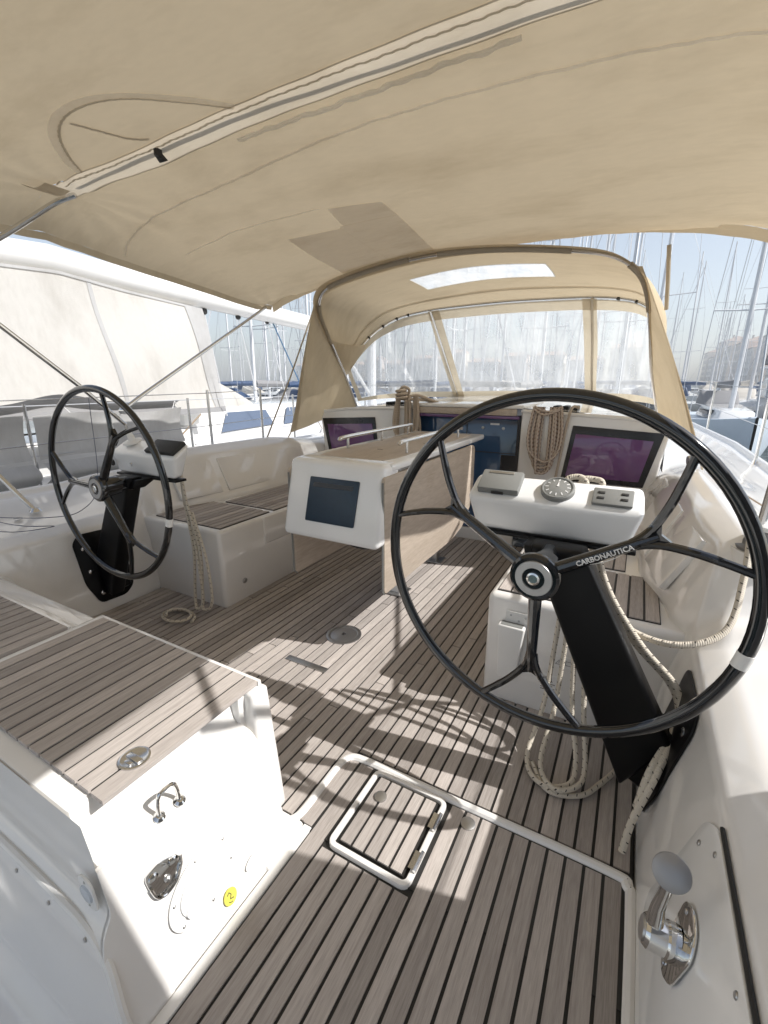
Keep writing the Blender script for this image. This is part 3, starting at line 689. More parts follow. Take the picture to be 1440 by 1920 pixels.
def podz(y): return .972+(y-1.480)*.064/.110
PN = Vector((0,-.503,.864))
def tilt_block(x0, x1, y0, y1, h, z_off=0.0):
    q = [Vector((x,y,podz(y)))+PN*z_off for x,y in ((x0,y0),(x1,y0),(x1,y1),(x0,y1))]
    return q+[v+PN*h for v in q]
cp1 = thing('chart_plotter', 'grey covered chart plotter on the near console, left of the compass', 'chart plotter', (-.40,1.57,1.0), 'console instruments')
MB().hexa(tilt_block(-.455,-.315,1.494,1.578,.026)).build('sun_cover', M['greyplastic'], cp1, bevel=.005)
MB().hexa(tilt_block(-.43,-.345,1.561,1.570,.003,.0255)).build('cover_grip', M['satin'], cp1, bevel=.001)
MB().hexa(tilt_block(-.405,-.365,1.491,1.496,.010,.004)).build('finger_notch', M['rubber'], cp1)
cm = thing('compass', 'round grey steering compass in the middle of the near console', 'compass', (-.2,1.575,1.0))
ax = PN.copy()
MB().lathe([(0,0),(.053,0),(.053,.014),(.049,.018),(.045,.018),(.043,.014),(0,.014)], (-.198,1.536,podz(1.536)), ax, 36).build('bezel', M['greyplastic'], cm)
MB().lathe([(0,.0142),(.043,.0142),(.028,.0185),(0,.020)], (-.198,1.536,podz(1.536)), ax, 30).build('dial', M['greyplastic'], cm)
cc = Vector((-.198,1.536,podz(1.536))); cu_ = Vector((1,0,0)); cv_ = PN.cross(cu_)
for k in range(12):
    aa = 2*PI*k/12; d_ = cu_*math.cos(aa)+cv_*math.sin(aa); e_ = PN.cross(d_)*.0016; o1 = cc+PN*.0172
    MB().prism([o1+d_*.029-e_, o1+d_*.039-PN*.0016-e_, o1+d_*.039-PN*.0016+e_, o1+d_*.029+e_], PN*.0015).build('compass_mark', M['paper'], cm)
MB().prism([cc+PN*.0205+cu_*-.004, cc+PN*.0205+cv_*.026, cc+PN*.0205+cu_*.004], PN*.001).build('compass_arrow', M['paper'], cm)
ap = thing('autopilot_control', 'small grey autopilot keypad at the outer end of the near console', 'control panel', (-.03,1.53,1.0), 'console instruments')
MB().hexa(tilt_block(-.092,.022,1.495,1.558,.012)).build('housing', M['greyplastic'], ap, bevel=.004)
for x in (-.068,-.002):
    for y in (1.516,1.537): MB().hexa(tilt_block(x-.010,x+.010,y-.004,y+.004,.003,.0118)).build('key', M['rubber'], ap, bevel=.001)
cp2 = thing('chart_plotter', 'black covered chart plotter on the far port console', 'chart plotter', (-2.2,1.57,1.0), 'console instruments')
MB().hexa(tilt_block(-2.285,-2.06,1.492,1.580,.022)).build('sun_cover', M['rubber'], cp2, bevel=.005)

# ================================================================== COCKPIT TABLE
tbl = thing('cockpit_table', 'fixed cockpit table with wooden drop leaves and white navigation pod', 'table', (XC,2.5,0))
hw = .287
pod = MB().hexa([(XC-hw,1.702,.585),(XC+hw,1.702,.585),(XC+hw,1.93,.585),(XC-hw,1.93,.585),
                 (XC-hw+.008,1.792,.975),(XC+hw-.008,1.792,.975),(XC+hw-.008,1.95,.975),(XC-hw+.008,1.95,.975)]).build('navigation_pod', M['podwhite'], tbl, bevel=.03, seg=4)
dn = Vector((0,-.39,.09)).normalized()      # outward normal of the tilted face
def onface(x, z): return Vector((x, 1.702+(z-.585)*.09/.39, z))
sc = [(-1.398,.893),(-1.108,.893),(-1.118,.675),(-1.408,.675)]
MB().prism([onface(x,z)+dn*.0005 for x, z in round2(sc,.008)], dn*.006).build('sun_cover', M['screen'], pod, bevel=.0015)
MB().prism([onface(x,z)+dn*.0066 for x, z in round2([(-1.372,.868),(-1.135,.868),(-1.143,.845),(-1.38,.845)],.004)], dn*.001).build('cover_logo_band', M['darkframe'], pod)
top = MB().box(XC-hw+.004, XC+hw-.004, 1.86, 3.32, .935, .972).build('table_top', M['podwhite'], tbl, bevel=.012, seg=3)
wi = MB().prism([(x,y,.9715) for x,y in ((-1.45,1.92),(-1.08,1.92),(-1.05,2.05),(-1.05,3.22),(-1.48,3.22),(-1.48,2.05))], (0,0,.004)).build('wood_inlay', M['tablewood'], top, bevel=.001)
for x, y, w, d in ((-1.27,2.25,.035,.006),(-1.36,2.80,.10,.007),(-1.12,2.60,.07,.007)):
    MB().box(x-w/2,x+w/2,y-d/2,y+d/2,.9752,.9765).build('finger_slot', M['rubber'], wi)
for sx in (-1, 1):
    x = XC+sx*(hw-.009)
    lf = [(1.775,.335),(1.775,.925),(3.06,.925),(3.10,.90),(3.10,.52),(2.9,.37),(2.7,.335)]
    lf = round2(lf, .03)
    MB().prism([(x-.009*1,y,z) for y,z in lf], (.018,0,0)).build('drop_leaf', M['tablewood'], tbl, bevel=.0025)
    MB().tube([(x,1.771,.90),(x,1.771,.352),(x,1.79,.332)], .0055, 6).build('leaf_edge', M['greyplastic'], tbl)
    lg = MB().box(XC+sx*.10-.02, XC+sx*.10+.02, 3.02, 3.12, .0, .94); 
    for k in range(2):
        xr = XC+sx*.19
    rail = MB().tube(cr([(xr,2.12,1.03),(xr,2.14,1.042),(xr,2.4,1.045),(xr,2.9,1.045),(xr,3.05,1.042),(xr,3.07,1.03)],4), .0115, 10).build('handrail', M['steel'], tbl)
    for yy in (2.2,2.6,3.0):
        MB().tube([(xr,yy,.972),(xr,yy,1.043)], .008, 8).build('rail_post', M['steel'], rail)
for yy in (2.45,3.08):
    lg = MB().box(XC-.045,XC+.045,yy-.035,yy+.035,.006,.94).build('table_leg', M['plastic'] if yy < 2.8 else M['satin'], tbl, bevel=.01)
    MB().box(XC-.085,XC+.085,yy-.07,yy+.07,.0045,.013).build('leg_base', M['satin'], lg, bevel=.004)
MB().tube(cr([(-1.24,1.80,.60),(-1.18,1.80,.555),(-1.08,1.81,.553),(-1.02,1.82,.60)],6), .007, 8).build('pod_cable', M['rubber'], tbl)
MB().box(XC+hw-.02,XC+hw-.002,1.95,2.08,.93,.934).build('leaf_hinge', M['steel'], tbl)

# ================================================================== BIMINI
def interp(x, pts):
    for (a,b),(c,d) in zip(pts, pts[1:]):
        if x <= c: return b+(d-b)*(x-a)/(c-a)
    return pts[-1][1]
def bimz(X, Y):
    dx = X-XC; u = min(abs(dx)/1.76, 1.05); zc = interp(Y, [(-1.2,2.12),(1.5,2.285),(3.2,2.175)])
    t = (Y-1.5)/1.7; sag = -.035*4*t*(1-t) if 0 < t < 1 else (-.02*4*((Y+1.2)/2.7)*(1-(Y+1.2)/2.7))
    f = max(0, min(1, (Y-1.5)/1.6)); dm = .04*u**2+.19*u**9; df = .13*u**1.5+.02*u**8
    return zc+sag*(1-min(1,u)**4)-dm*(1-f)-df*f+.04*f*dx
bim = thing('bimini', 'tan canvas bimini awning stretched over the helm stations', 'awning', (XC,1.0,2.0))
def bfront(X): return 3.27+.03*((X-XC)/1.76)**2
def bfront_old(X):                              # slightly scalloped forward edge
    u = (X-XC)/1.76; return 3.15+.04*u*u-.02*math.cos(u*9)*.4
XL = -2.945
def bxr(Y):
    t = max(0, min(1, (Y-1.9)/1.2)); return .445+.14*t*t*(3-2*t)
XR = .445
def bpt(X, Y, d=0.0):
    wr = .0012*math.sin(X*23+Y*5)*math.sin(Y*2.1+1)+.0022*math.sin(X*4.3-Y*7)+.0015*math.sin((X+Y)*17.0)*max(0,abs(X-XC)/1.76-.5)
    dy = abs(Y-interp(X, [(-2.9,1.95),(-2.37,1.827),(-1.72,1.768),(-.98,1.70),(.5,1.76)]))
    wr += .0016*math.sin(X*61+2*math.sin(X*9))*math.exp(-(dy/.07)**2)               # puckers along the seam
    for cx, cy in ((-2.94,3.27),(.58,3.27),(-2.6,1.5)):
        r = math.hypot(X-cx, Y-cy); wr += .007*math.sin(math.atan2(Y-cy, X-cx)*13)*math.exp(-r/.38)*min(1, r/.12)   # tension folds at the corners
    wr += .0016*math.sin(X*55)*math.exp(-abs(Y-3.27)/.10)
    return (X, Y, bimz(X,Y)+wr-d)
def bsurf(u, v):
    X = XL+(XR-XL)*u; Y = -1.1+(bfront(X)+1.1)*v; return bpt(X, Y)
def sleeve_y(X): return interp(X, [(-3.0,1.475),(-2.60,1.475),(-2.0,1.505),(-1.4,1.478),(-.8,1.462),(-.3,1.455),(.5,1.455)])
def bsurf2(u, v):
    X = XL+(XR-XL)*u; Y0 = sleeve_y(X)+.060; Y = Y0+(bfront(X)-Y0)*v; return bpt(XL+(bxr(Y)-XL)*u, Y)
def bsurf1(u, v):
    X = XL+(XR-XL)*u; Y1 = sleeve_y(X)-.060; return bpt(X, -1.1+(Y1+1.1)*v)
MB().grid(bsurf1, 110, 70).build('canopy', M['canvas'], bim, ang=80)
MB().grid(bsurf2, 110, 60).build('canopy', M['canvas'], bim, ang=80)
MB().grid(lambda u,v: (lambda X: bpt(X, sleeve_y(X)+(v-.5)*.134, .004+.012*math.sin(v*PI)))(-2.60+(XR+2.60)*u), 110, 8).build('bow_sleeve', M['sleeve'], bim, ang=80)
MB().grid(lambda u,v: (lambda X: bpt(X, sleeve_y(X)+(v-.5)*.120))(XL+(-2.602-XL)*u), 10, 4).build('canopy_gusset', M['canvas'], bim, ang=80)
def bstrip(path, w, d, name, mat, wob=0.0, n=10):
    P = resample(cr(path, 8), max(12, n*len(path))); m = MB(); rows = []
    for i, p in enumerate(P):
        a = P[max(0,i-1)]; b = P[min(len(P)-1,i+1)]; t = (b-a).normalized(); nn = Vector((-t.y, t.x)); 
        wo = wob*math.sin(i*1.9)+wob*.6*math.sin(i*.77)
        for s in (-1,-.33,.33,1):
            q = Vector((p.x,p.y))+nn*(w/2*s+wo); m.v.append(bpt(q.x,q.y,d+(.0012 if abs(s) < .9 else 0)))
    for i in range(len(P)-1):
        for j in range(3): m.f.append((i*4+j, i*4+j+1, (i+1)*4+j+1, (i+1)*4+j))
    return m.build(name, mat, bim, ang=80)
V2 = lambda L: [Vector((x,y)) for x,y in L]
bstrip(V2([(-2.90,1.95),(-2.80,1.905),(-2.6,1.865),(-2.37,1.827),(-1.72,1.768),(-.98,1.70),(-.42,1.70),(.16,1.74),(.48,1.76)]), .014, .004, 'seam_tape', M['binding'])
bstrip(V2([(-2.64,2.196),(-2.3,2.16),(-2.11,2.14),(-1.566,2.156)]), .008, .004, 'seam_tape', M['binding'])
bstrip(V2([(-2.5,1.432),(-1.87,1.452),(-1.395,1.430),(-1.08,1.42),(-.79,1.42),(-.42,1.418),(.3,1.42)]), .011, .016, 'zip', M['webbing'], wob=.003, n=30)
MB().tube([bpt(-1.52+1.1*k/60, interp(-1.52+1.1*k/60,[(-1.56,1.566),(-1.11,1.560),(-.62,1.540),(-.3,1.535)])+.003*math.sin(k*1.3)+.003*math.sin(k*.61), .018) for k in range(61)], [.006+.003*abs(math.sin(k*.9)) for k in range(61)], 6).build('frayed_edge', M['binding'], bim)
bstrip(V2([(-2.36,1.42),(-2.247,1.301),(-2.075,1.173),(-1.902,1.109),(-1.741,1.11),(-1.605,1.171),(-1.484,1.281),(-1.38,1.418)]), .034, .004, 'arch_binding', M['binding'])
bstrip(V2([(-2.34,1.42),(-2.235,1.315),(-2.065,1.190),(-1.902,1.128),(-1.746,1.129),(-1.612,1.186),(-1.50,1.295),(-1.40,1.418)]), .010, .0065, 'arch_zip', M['webbing'], wob=.002, n=26)
bstrip(V2([(-1.947,1.167),(-1.929,1.262),(-1.897,1.36),(-1.84,1.41)]), .018, .004, 'strap', M['webbing'], wob=.002)
pm = MB(); PP = [(-1.956,2.34),(-1.604,2.406),(-1.53,2.17),(-1.246,2.226),(-1.27,2.6),(-1.30,3.11),(-2.03,3.13)]
for a, b, c, d in (((-1.956,2.36),(-1.604,2.406),(-1.62,3.12),(-2.03,3.12)), ((-1.603,2.38),(-1.246,2.40),(-1.30,3.10),(-1.619,3.12)), ((-1.53,2.17),(-1.246,2.226),(-1.246,2.399),(-1.575,2.379))):
    pm.grid(lambda u,v,a=a,b=b,c=c,d=d: bpt((a[0]*(1-u)+b[0]*u)*(1-v)+(d[0]*(1-u)+c[0]*u)*v, (a[1]*(1-u)+b[1]*u)*(1-v)+(d[1]*(1-u)+c[1]*u)*v, .005), 10, 14)
pm.build('canvas_patch', M['patch'], bim, ang=80)
# hems
hem = MB(); hem.grid(lambda u,v: (lambda X: (X, bfront(X)-.002+.012*v, bpt(X,bfront(X))[2]-.055*v))(XL+(bxr(3.3)-XL)*u), 60, 3)
hem.build('front_hem', M['canvas'], bim, ang=80)
hem = MB(); hem.grid(lambda u,v: (XL-.012*v, -1.1+(bfront(XL)+1.1)*u, bpt(XL,-1.1+(bfront(XL)+1.1)*u)[2]-.035*v), 50, 2); hem.build('side_hem', M['canvas'], bim, ang=80)
hem = MB(); hem.grid(lambda u,v: (lambda Y: (bxr(Y)+.008*v, Y, bpt(bxr(Y),Y)[2]-.03*v))(-1.1+(bfront(XR)+1.1)*u), 50, 2); hem.build('side_hem', M['canvas'], bim, ang=80)
# small pocket flap at the port end of the sleeve, buckle
MB().grid(lambda u,v: (-2.63+.11*u, 1.30+.11*v+.05*u, bimz(-2.6,1.36)-.012-.02*math.sin(u*PI)), 6, 6).build('sleeve_flap', M['sleeve'], bim, ang=80)
bk = MB().box(-1.875,-1.855,1.448,1.476,2.235,2.262); bk.hexa([(-1.887,1.48,2.222),(-1.853,1.48,2.222),(-1.853,1.50,2.232),(-1.887,1.50,2.232),(-1.882,1.45,2.245),(-1.858,1.45,2.245),(-1.858,1.47,2.255),(-1.882,1.47,2.255)])
bk.build('buckle', M['rubber'], bim, bevel=.003)
# frame
def smooth_tube(pts, r, name, mat, parent, n=10, seg=6): return MB().tube(cr(pts, seg), r, n).build(name, mat, parent)
for sg in (1,-1):
    f = (lambda x: x) if sg < 0 else mir
    J = (f(-2.93), 1.80, 1.08)
    smooth_tube([(f(-2.56),1.505,2.228),(f(-2.66),1.45,2.19),(f(-2.80),1.31,2.06),(f(-2.93),1.12,1.90),(f(-2.975),1.04,1.83),(f(-2.97),1.035,1.80)], .0135, 'bow_tube', M['steel'], bim)
    MB().tube([(f(-2.97),1.03,1.81),(f(-2.95),1.235,1.628),(f(-2.945),1.573,1.319),J], .0135, 10).build('bow_leg', M['steel'], bim)
    MB().tube([(f(-2.95 if sg < 0 else -3.10),3.22,1.965),(f(-2.945),1.935,1.247),(f(-2.93),1.83,1.19)], .0125, 10).build('front_strut', M['steel'], bim)
    MB().tube([J,(f(-2.93),1.83,.90),(f(-2.93),1.84,.70)], .013, 10).build('deck_leg', M['steel'], bim)
    MB().lathe([(0,-.03),(.02,-.03),(.022,0),(.02,.03),(0,.03)], (f(-2.935),1.815,1.165), (1,.2,0), 14).build('joint', M['chrome'], bim)
    MB().tube([(f(-2.45),1.50,2.283),(f(-1.9),1.50,2.305),(f(-1.265),1.48,2.312)], .0135, 8).build('bow_tube', M['steel'], bim)

# ================================================================== SPRAYHOOD
hood = thing('sprayhood', 'tan canvas sprayhood with clear windows over the companionway', 'sprayhood', (XC,4.2,1.1))
H1L = [(-2.665,4.22,1.085),(-2.57,3.85,1.42),(-2.52,3.57,1.68),(-2.475,3.37,1.87),(-2.40,3.25,1.975),(-2.25,3.165,2.05),(-1.95,3.11,2.10),(-1.6,3.075,2.135),(-1.265,3.062,2.148)]
H2L = [(-2.628,3.977,1.453),(-2.624,4.20,1.655),(-2.578,4.41,1.83),(-2.456,4.56,1.95),(-2.307,4.639,2.018),(-2.021,4.69,2.062),(-1.65,4.712,2.080),(-1.265,4.718,2.088)]
def full(L): return L + [(mir(x),y,z) for x,y,z in L[::-1][1:]]
h1 = cr(full(H1L), 8); h2 = cr(full(H2L), 8)
MB().tube(h1, .0125, 10).build('aft_hoop', M['steel'], hood)
MB().tube(h2, .0105, 8).build('front_hoop', M['steel'], hood)
# roof between the hoops (only the part of the aft hoop above the joint)
h1top = [p for p in h1 if p.z > 1.44]
A = resample(h1top, 81); B = resample(h2, 81)
def roofpt(u, v, d=0):
    k = min(79, int(u*80)); t = u*80-k; a = A[k].lerp(A[k+1], t); b = B[k].lerp(B[k+1], t)
    p = a.lerp(b, v); bulge = .06*math.sin(v*PI)*math.sin(u*PI)**.5
    c = Vector((XC, 4.0, 1.4)); out = (p-c); out.y = 0; out = out.normalized() if out.length > .01 else Vector((0,0,1))
    wr = .006*math.sin(u*40+v*6)*max(0, abs(u-.5)*2-.35)
    return p + out*(bulge+wr+.012-d)
rp_ = MB(); rp_.grid(lambda u,v: roofpt(u, -.06+1.08*v), 96, 27)
rp_.f = [q for q in rp_.f if not (36 <= (q[0]//28) < 60 and 11 <= (q[0] % 28) < 17)]
rp_.build('roof_panel', M['canvas'], hood, ang=80)
# openings in the hem pocket where the hoop shows: sleeve strips between gaps
hs = resample(h1, 401)
for (u0,u1) in ((.175,.262),(.305,.455),(.495,.66),(.725,.80)):
    MB().tube(hs[int(u0*400):int(u1*400)], .0185, 10).build('hoop_sleeve', M['sleeve'], hood, ang=80)
MB().grid(lambda u,v: roofpt(.373+.254*u, .373+.254*v, .004), 20, 8).build('roof_window', M['skylight'], hood, ang=80)
MB().grid(lambda u,v: roofpt(.04+.92*u, .80+.03*v, .006), 60, 2).build('roof_seam', M['canvas2'], hood, ang=80)
# window panels
ML = Vector((-2.035,4.69,2.060)); MLb = Vector((-2.05,5.68,1.165))
iL = min(range(len(h2)), key=lambda k: (h2[k]-ML).length)
T1 = resample(h2[:iL+1], 25); C0 = Vector((-2.67,4.24,1.15)); B1 = resample(cr([C0,(-2.62,4.75,1.165),(-2.42,5.3,1.17),tuple(MLb)],6), 25)
T2 = resample(h2[iL:len(h2)-iL], 33); B2 = [MLb.lerp(Vector((mir(MLb.x),MLb.y,MLb.z)), k/32)+Vector((0,.10*math.sin(k/32*PI),.01*math.sin(k/32*PI))) for k in range(33)]
def wpt(panel, s, t, d=0):
    T, Bq = (T1, B1) if panel != 1 else (T2, B2); n = len(T)-1
    k = min(n-1, int(s*n)); f = s*n-k; p = T[k].lerp(T[k+1], f).lerp(Bq[k].lerp(Bq[k+1], f), t)
    out = Vector((p.x-XC, 0 if panel != 1 else 1.5, .25)); out = out.normalized() if out.length > 0 else Vector((0,1,0))
    p = p + out*(.03*math.sin(s*PI)*math.sin(t*PI) + .006*math.sin(s*13+t*5)*math.sin(t*PI) - d)
    return Vector((mir(p.x), p.y, p.z)) if panel == 2 else p
for pnl, nm in ((0,'corner_window'),(1,'front_window'),(2,'corner_window')):
    w = MB().grid(lambda u,v: wpt(pnl,u,v), 40, 30).build(nm, M['vinyl'], hood, ang=80)
    MB().grid(lambda u,v: wpt(pnl,u,.015+.085*v,.006), 40, 3).build('window_border', M['canvas2'], w, ang=80)
    MB().grid(lambda u,v: wpt(pnl,u,.93+.08*v,.006), 40, 3).build('window_border', M['canvas2'], w, ang=80)
    if pnl == 1:
        for s0, s1 in ((0,.045),(.955,1)): MB().grid(lambda u,v: wpt(1,s0+(s1-s0)*u,v,.007), 3, 30).build('window_border', M['canvas2'], w, ang=80)
    else:
        MB().grid(lambda u,v: wpt(pnl,.955+.045*u,v,.007), 3, 30).build('window_border', M['canvas2'], w, ang=80)
        MB().grid(lambda u,v: wpt(pnl,.05*u,v,.007), 3, 30).build('window_border', M['canvas2'], w, ang=80)
for sg in (1,-1):
    f = (lambda x: x) if sg < 0 else mir
    MB().tube([(f(-2.035),4.675,2.05),(f(-2.045),5.18,1.61),(f(-2.055),5.66,1.18)], .011, 8).build('brace_tube', M['steel'] if sg < 0 else M['webbing'], hood)
    # side wing aft of the hoop
    legL = [p for p in resample(h1, 200) if p.x < XC and p.z < 2.0]
    leg = resample(legL, 20); corner = Vector((-2.905,3.40,.875)); topp = Vector((-2.435,3.235,1.985))
    AE = resample(cr([topp,(-2.56,3.28,1.72),(-2.70,3.34,1.40),(-2.82,3.39,1.10),tuple(corner)],6), 20)
    LG = leg[::-1]
    bot = Vector((-2.66,4.18,1.05))
    def wing(u, v):
        k = min(18, int(u*19)); t = u*19-k; a = AE[k].lerp(AE[k+1], t); b = LG[k].lerp(LG[k+1], t); p = a.lerp(b, v)
        p = p+Vector((-.03*math.sin(v*PI)*math.sin(u*PI)-.010*math.sin(v*14+u*2)*u, 0, 0)); return (f(p.x), p.y, p.z)
    wg = MB().grid(wing, 30, 20).build('side_wing', M['canvas'], hood, ang=80)
    MB().grid(lambda u,v: (lambda q: (q[0]+(.006 if sg < 0 else -.006), q[1], q[2]))(wing(u, .0+.07*v)), 30, 2).build('wing_hem', M['canvas2'], wg, ang=80)
    st = MB(); st.tube([(f(-2.905),3.40,.875),(f(-2.93),3.36,.80),(f(-2.95),3.33,.74)], .006, 6); st.build('tie_strap', M['webbing'], hood)
    MB().tube([(f(-2.60),3.46,1.99),(f(-2.78),3.30,1.40),(f(-2.98),3.12,.80)] if sg < 0 else [(.022,3.26,2.085),(.045,3.30,1.90),(.060,3.36,1.76)], .007 if sg < 0 else .011, 6).build('backstay_strap', M['sleeve'], hood)
    # corner pocket inside the roof
    if sg < 0:
        ga, gb, gc = Vector((-2.505,3.56,1.70)), Vector((-2.575,4.32,1.73)), Vector((-2.60,3.93,1.40))
        MB().grid(lambda u,v: ga.lerp(gb,u).lerp(gc,v*.97)+Vector((.02*math.sin(u*PI)*(1-v),0,-.03*math.sin(u*PI)*(1-v))), 10, 8).build('inner_gusset', M['canvas2'], hood, ang=80)
for k in (.13,.19,.25,.30,.70,.75,.81,.87):
    p = h2[int(k*(len(h2)-1))]; MB().lathe([(0,-.012),(.016,-.012),(.016,.012),(0,.012)], p, (.3,.2,.9), 12).build('hoop_clip', M['rubber'], hood)

# ================================================================== ROPES
def rope(name, label, paths, r, mat, group=None, n=8, loc=None):
    m = MB()
    for p in paths: m.tube(p, r, n, uv=True)
    o = m.build(name, mat, ang=80, recalc=False); tag(o, label, 'rope', group); return o
def loopdown(x, y, zt, zb, w, dy=0, nseg=8, sway=0):
    return cr([(x-w*.5,y+.01,zt),(x-w*.62,y-.006+dy,(zt+zb)/2),(x-w*.5,y-.01+dy,zb+w*.35),(x+sway,y-.012+dy,zb),(x+w*.5,y-.01+dy,zb+w*.35),(x+w*.62,y-.006+dy,(zt+zb)/2),(x+w*.5,y+.01,zt)], nseg)
# hank on the port side of the companionway
P = []
for k in range(6):
    P.append(loopdown(-1.795+.012*(k-2.5)+random.uniform(-.006,.006), 3.635-.012*(k % 3), 1.225, .80+random.uniform(-.02,.05), .06+.026*k, -.012*(k % 2), sway=random.uniform(-.02,.02)))
P.append(cr([(-1.86+.045*math.cos(a*1.25)+.045, 3.60+.045*math.sin(a*1.25), 1.19+.006*a) for a in range(16)], 4))
P.append(cr([(-1.80,3.62,1.20),(-1.83,3.60,1.27),(-1.79,3.59,1.305),(-1.75,3.61,1.28),(-1.77,3.63,1.22)], 6))
P.append(cr([(-1.76,3.62,1.22),(-1.70,3.66,1.235),(-1.62,3.74,1.20),(-1.58,3.86,1.165)], 6)); P.append(cr([(-1.76,3.61,1.20),(-1.68,3.68,1.20),(-1.64,3.78,1.185),(-1.62,3.90,1.165)], 6))
P.append(cr([(-1.70,3.65,1.13),(-1.66,3.64,1.02),(-1.655,3.64,.86),(-1.68,3.64,.78)], 6))
rope('rope_hank', 'thick beige rope hank hung over the roof edge left of the companionway', P, .0125, M['ropeB'], n=8)
# flecked hank right of the companionway
P = []
for k in range(8):
    P.append(loopdown(-.605+random.uniform(-.008,.008), 3.635-.008*(k % 4), 1.165, .66+.012*k+random.uniform(-.03,.05), .05+.021*k, -.01*(k % 3), sway=random.uniform(-.03,.03)))
P.append(cr([(-.70,3.63,1.165),(-.62,3.61,1.135),(-.55,3.61,1.14),(-.50,3.63,1.17)], 6)); P.append(cr([(-.70,3.62,1.15),(-.62,3.60,1.11),(-.50,3.62,1.15)], 6))
rope('rope_hank', 'brown-flecked rope hank hanging on the bulkhead right of the companionway', P, .0095, M['ropeC'], n=8)
rope('rope_tail', 'single beige rope tail hanging beside the starboard cabin window', [cr([(-.40,3.76,1.16),(-.43,3.63,1.165),(-.455,3.625,1.05),(-.475,3.63,.85),(-.50,3.63,.60)], 8)], .010, M['ropeB'], n=8)
# port pedestal rope with coil on the sole
P = []
for k in range(2):
    x = -2.17+.055*k; P.append(cr([(-2.245,1.66,.93),(-2.225+.012*k,1.645,.70),(x-.02,1.64,.40),(x-.03+.01*k,1.62,.12),(x+.0,1.60,.035+.012*k),(x+.05+.02*k,1.61,.10),(x+.02+.02*k,1.63,.35),(-2.20+.01*k,1.66,.62)], 8))
cx, cy = -2.22, 1.50
P.append(cr([(cx+(.12-.012*a*.3)*math.cos(a*.8), cy+(.075-.005*a*.3)*math.sin(a*.8), .013+.005*a*.35) for a in range(14)], 5))
rope('mainsheet_tail', 'pale flecked rope hanging from the port helm with a coil on the sole', P, .0088, M['ropeA'], n=8)
# starboard ropes
P = [cr([(.375,1.80,.85),(.37,1.74,.74),(.33,1.62,.595),(.20,1.56,.54),(.05,1.60,.55),(-.06,1.64,.66),(-.105,1.655,.80),(-.11,1.66,.90)], 10)]
P.append(cr([(-.11,1.65,.95),(-.075,1.60,.80),(-.02,1.575,.66),(.09,1.55,.52),(.205,1.52,.42),(.235,1.46,.34),(.19,1.31,.26),(.145,1.245,.12),(.13,1.215,.018)], 10))
P.append(cr([(-.095,1.65,.95),(-.06,1.60,.80),(.0,1.575,.66),(.11,1.54,.52),(.222,1.50,.42),(.225,1.43,.33),(.17,1.305,.25),(.15,1.27,.14)], 10))
rope('sheet_tail', 'white flecked rope running from the winch down past the near pedestal', P, .0105, M['ropeA'], n=10)
P = []
for k in range(2):
    P.append(cr([(-.15+.03*k,1.68,.80),(-.16+.035*k,1.66,.45),(-.17+.04*k,1.58,.16),(-.19+.05*k,1.43-.02*k,.03+.012*k),(-.13+.05*k,1.34-.015*k,.022+.014*k),(-.04+.03*k,1.37,.03+.012*k),(-.03+.03*k,1.46,.06),(-.07+.04*k,1.56,.20),(-.10+.035*k,1.65,.50),(-.12+.03*k,1.68,.78)], 8))
P.append(cr([(-.17,1.42,.018),(-.10,1.33,.014),(.0,1.36,.014),(.06,1.45,.016),(.10,1.53,.016)], 8))
rope('coiled_sheet', 'black-flecked rope loops spilling onto the sole below the near wheel', P, .0088, M['ropeA'], n=10)
P = [cr([(-.19+.05*k,1.615,1.00),(-.182+.05*k,1.625,1.030+.004*(k%2)),(-.15+.055*k,1.63,1.040-.004*k),(-.125+.05*k,1.62,1.03),(-.12+.05*k,1.61,1.00)], 6) for k in range(2)]
rope('looped_line', 'short white rope loops lying behind the near console pod', P, .010, M['ropeA'], n=8)
tw = rope('dark_twine', 'thin dark blue twine lying across the port side deck', [cr([(-3.45,1.02,.655),(-3.1,1.05,.605),(-2.9,1.12,.578),(-2.80,1.22,.565),(-2.85,1.06,.570),(-3.0,.96,.587)], 10), cr([(-3.2,1.0,.62),(-2.95,1.25,.585),(-2.88,1.42,.60),(-2.9,1.55,.75),(-2.93,1.60,1.25)], 10)], .0025, M['twine'], n=6)

# ================================================================== SMALL FITTINGS
# throttle
t = thing('throttle_lever', 'chrome engine throttle lever on the starboard cockpit side', 'lever', (.2,.8,.3))
W = lambda y, z, d: Vector((wallx(z)-.009-d, y, z))
pl = round2([(.872,.345),(.862,.300),(.832,.212),(.800,.212),(.758,.25),(.754,.34),(.785,.372),(.835,.372)], .02)
MB().prism([W(y,z,0) for y,z in pl], (-.006,0,.001)).build('plate', M['chrome'], t, bevel=.0025)
MB().lathe([(0,0),(.034,0),(.034,.018),(.031,.022),(.031,.052),(.026,.059),(0,.059)], W(.812,.292,.004), (-1,-.05,.12), 30).build('boss', M['chrome'], t)
MB().lathe([(0,.0592),(.023,.0592),(.021,.063),(0,.064)], W(.812,.292,.004), (-1,-.05,.12), 30).build('boss_cap', M['satin'], t)
b0 = W(.812,.292,.046); MB().tube([b0+Vector((0,.0,.02)), b0+Vector((0,-.002,.08)), b0+Vector((.003,-.010,.13)), b0+Vector((.004,-.014,.165))], [.017,.0125,.011,.012], 14).build('lever_arm', M['chrome'], t)
kc = b0+Vector((.004,-.020,.190)); kn = Vector((-.15,-.62,.45)).normalized()
MB().lathe([(0,-.013),(.014,-.012),(.026,-.008),(.032,0),(.031,.005),(.022,.009),(.009,.011),(0,.011)], kc, kn, 32).build('knob', M['greymetal'], t)
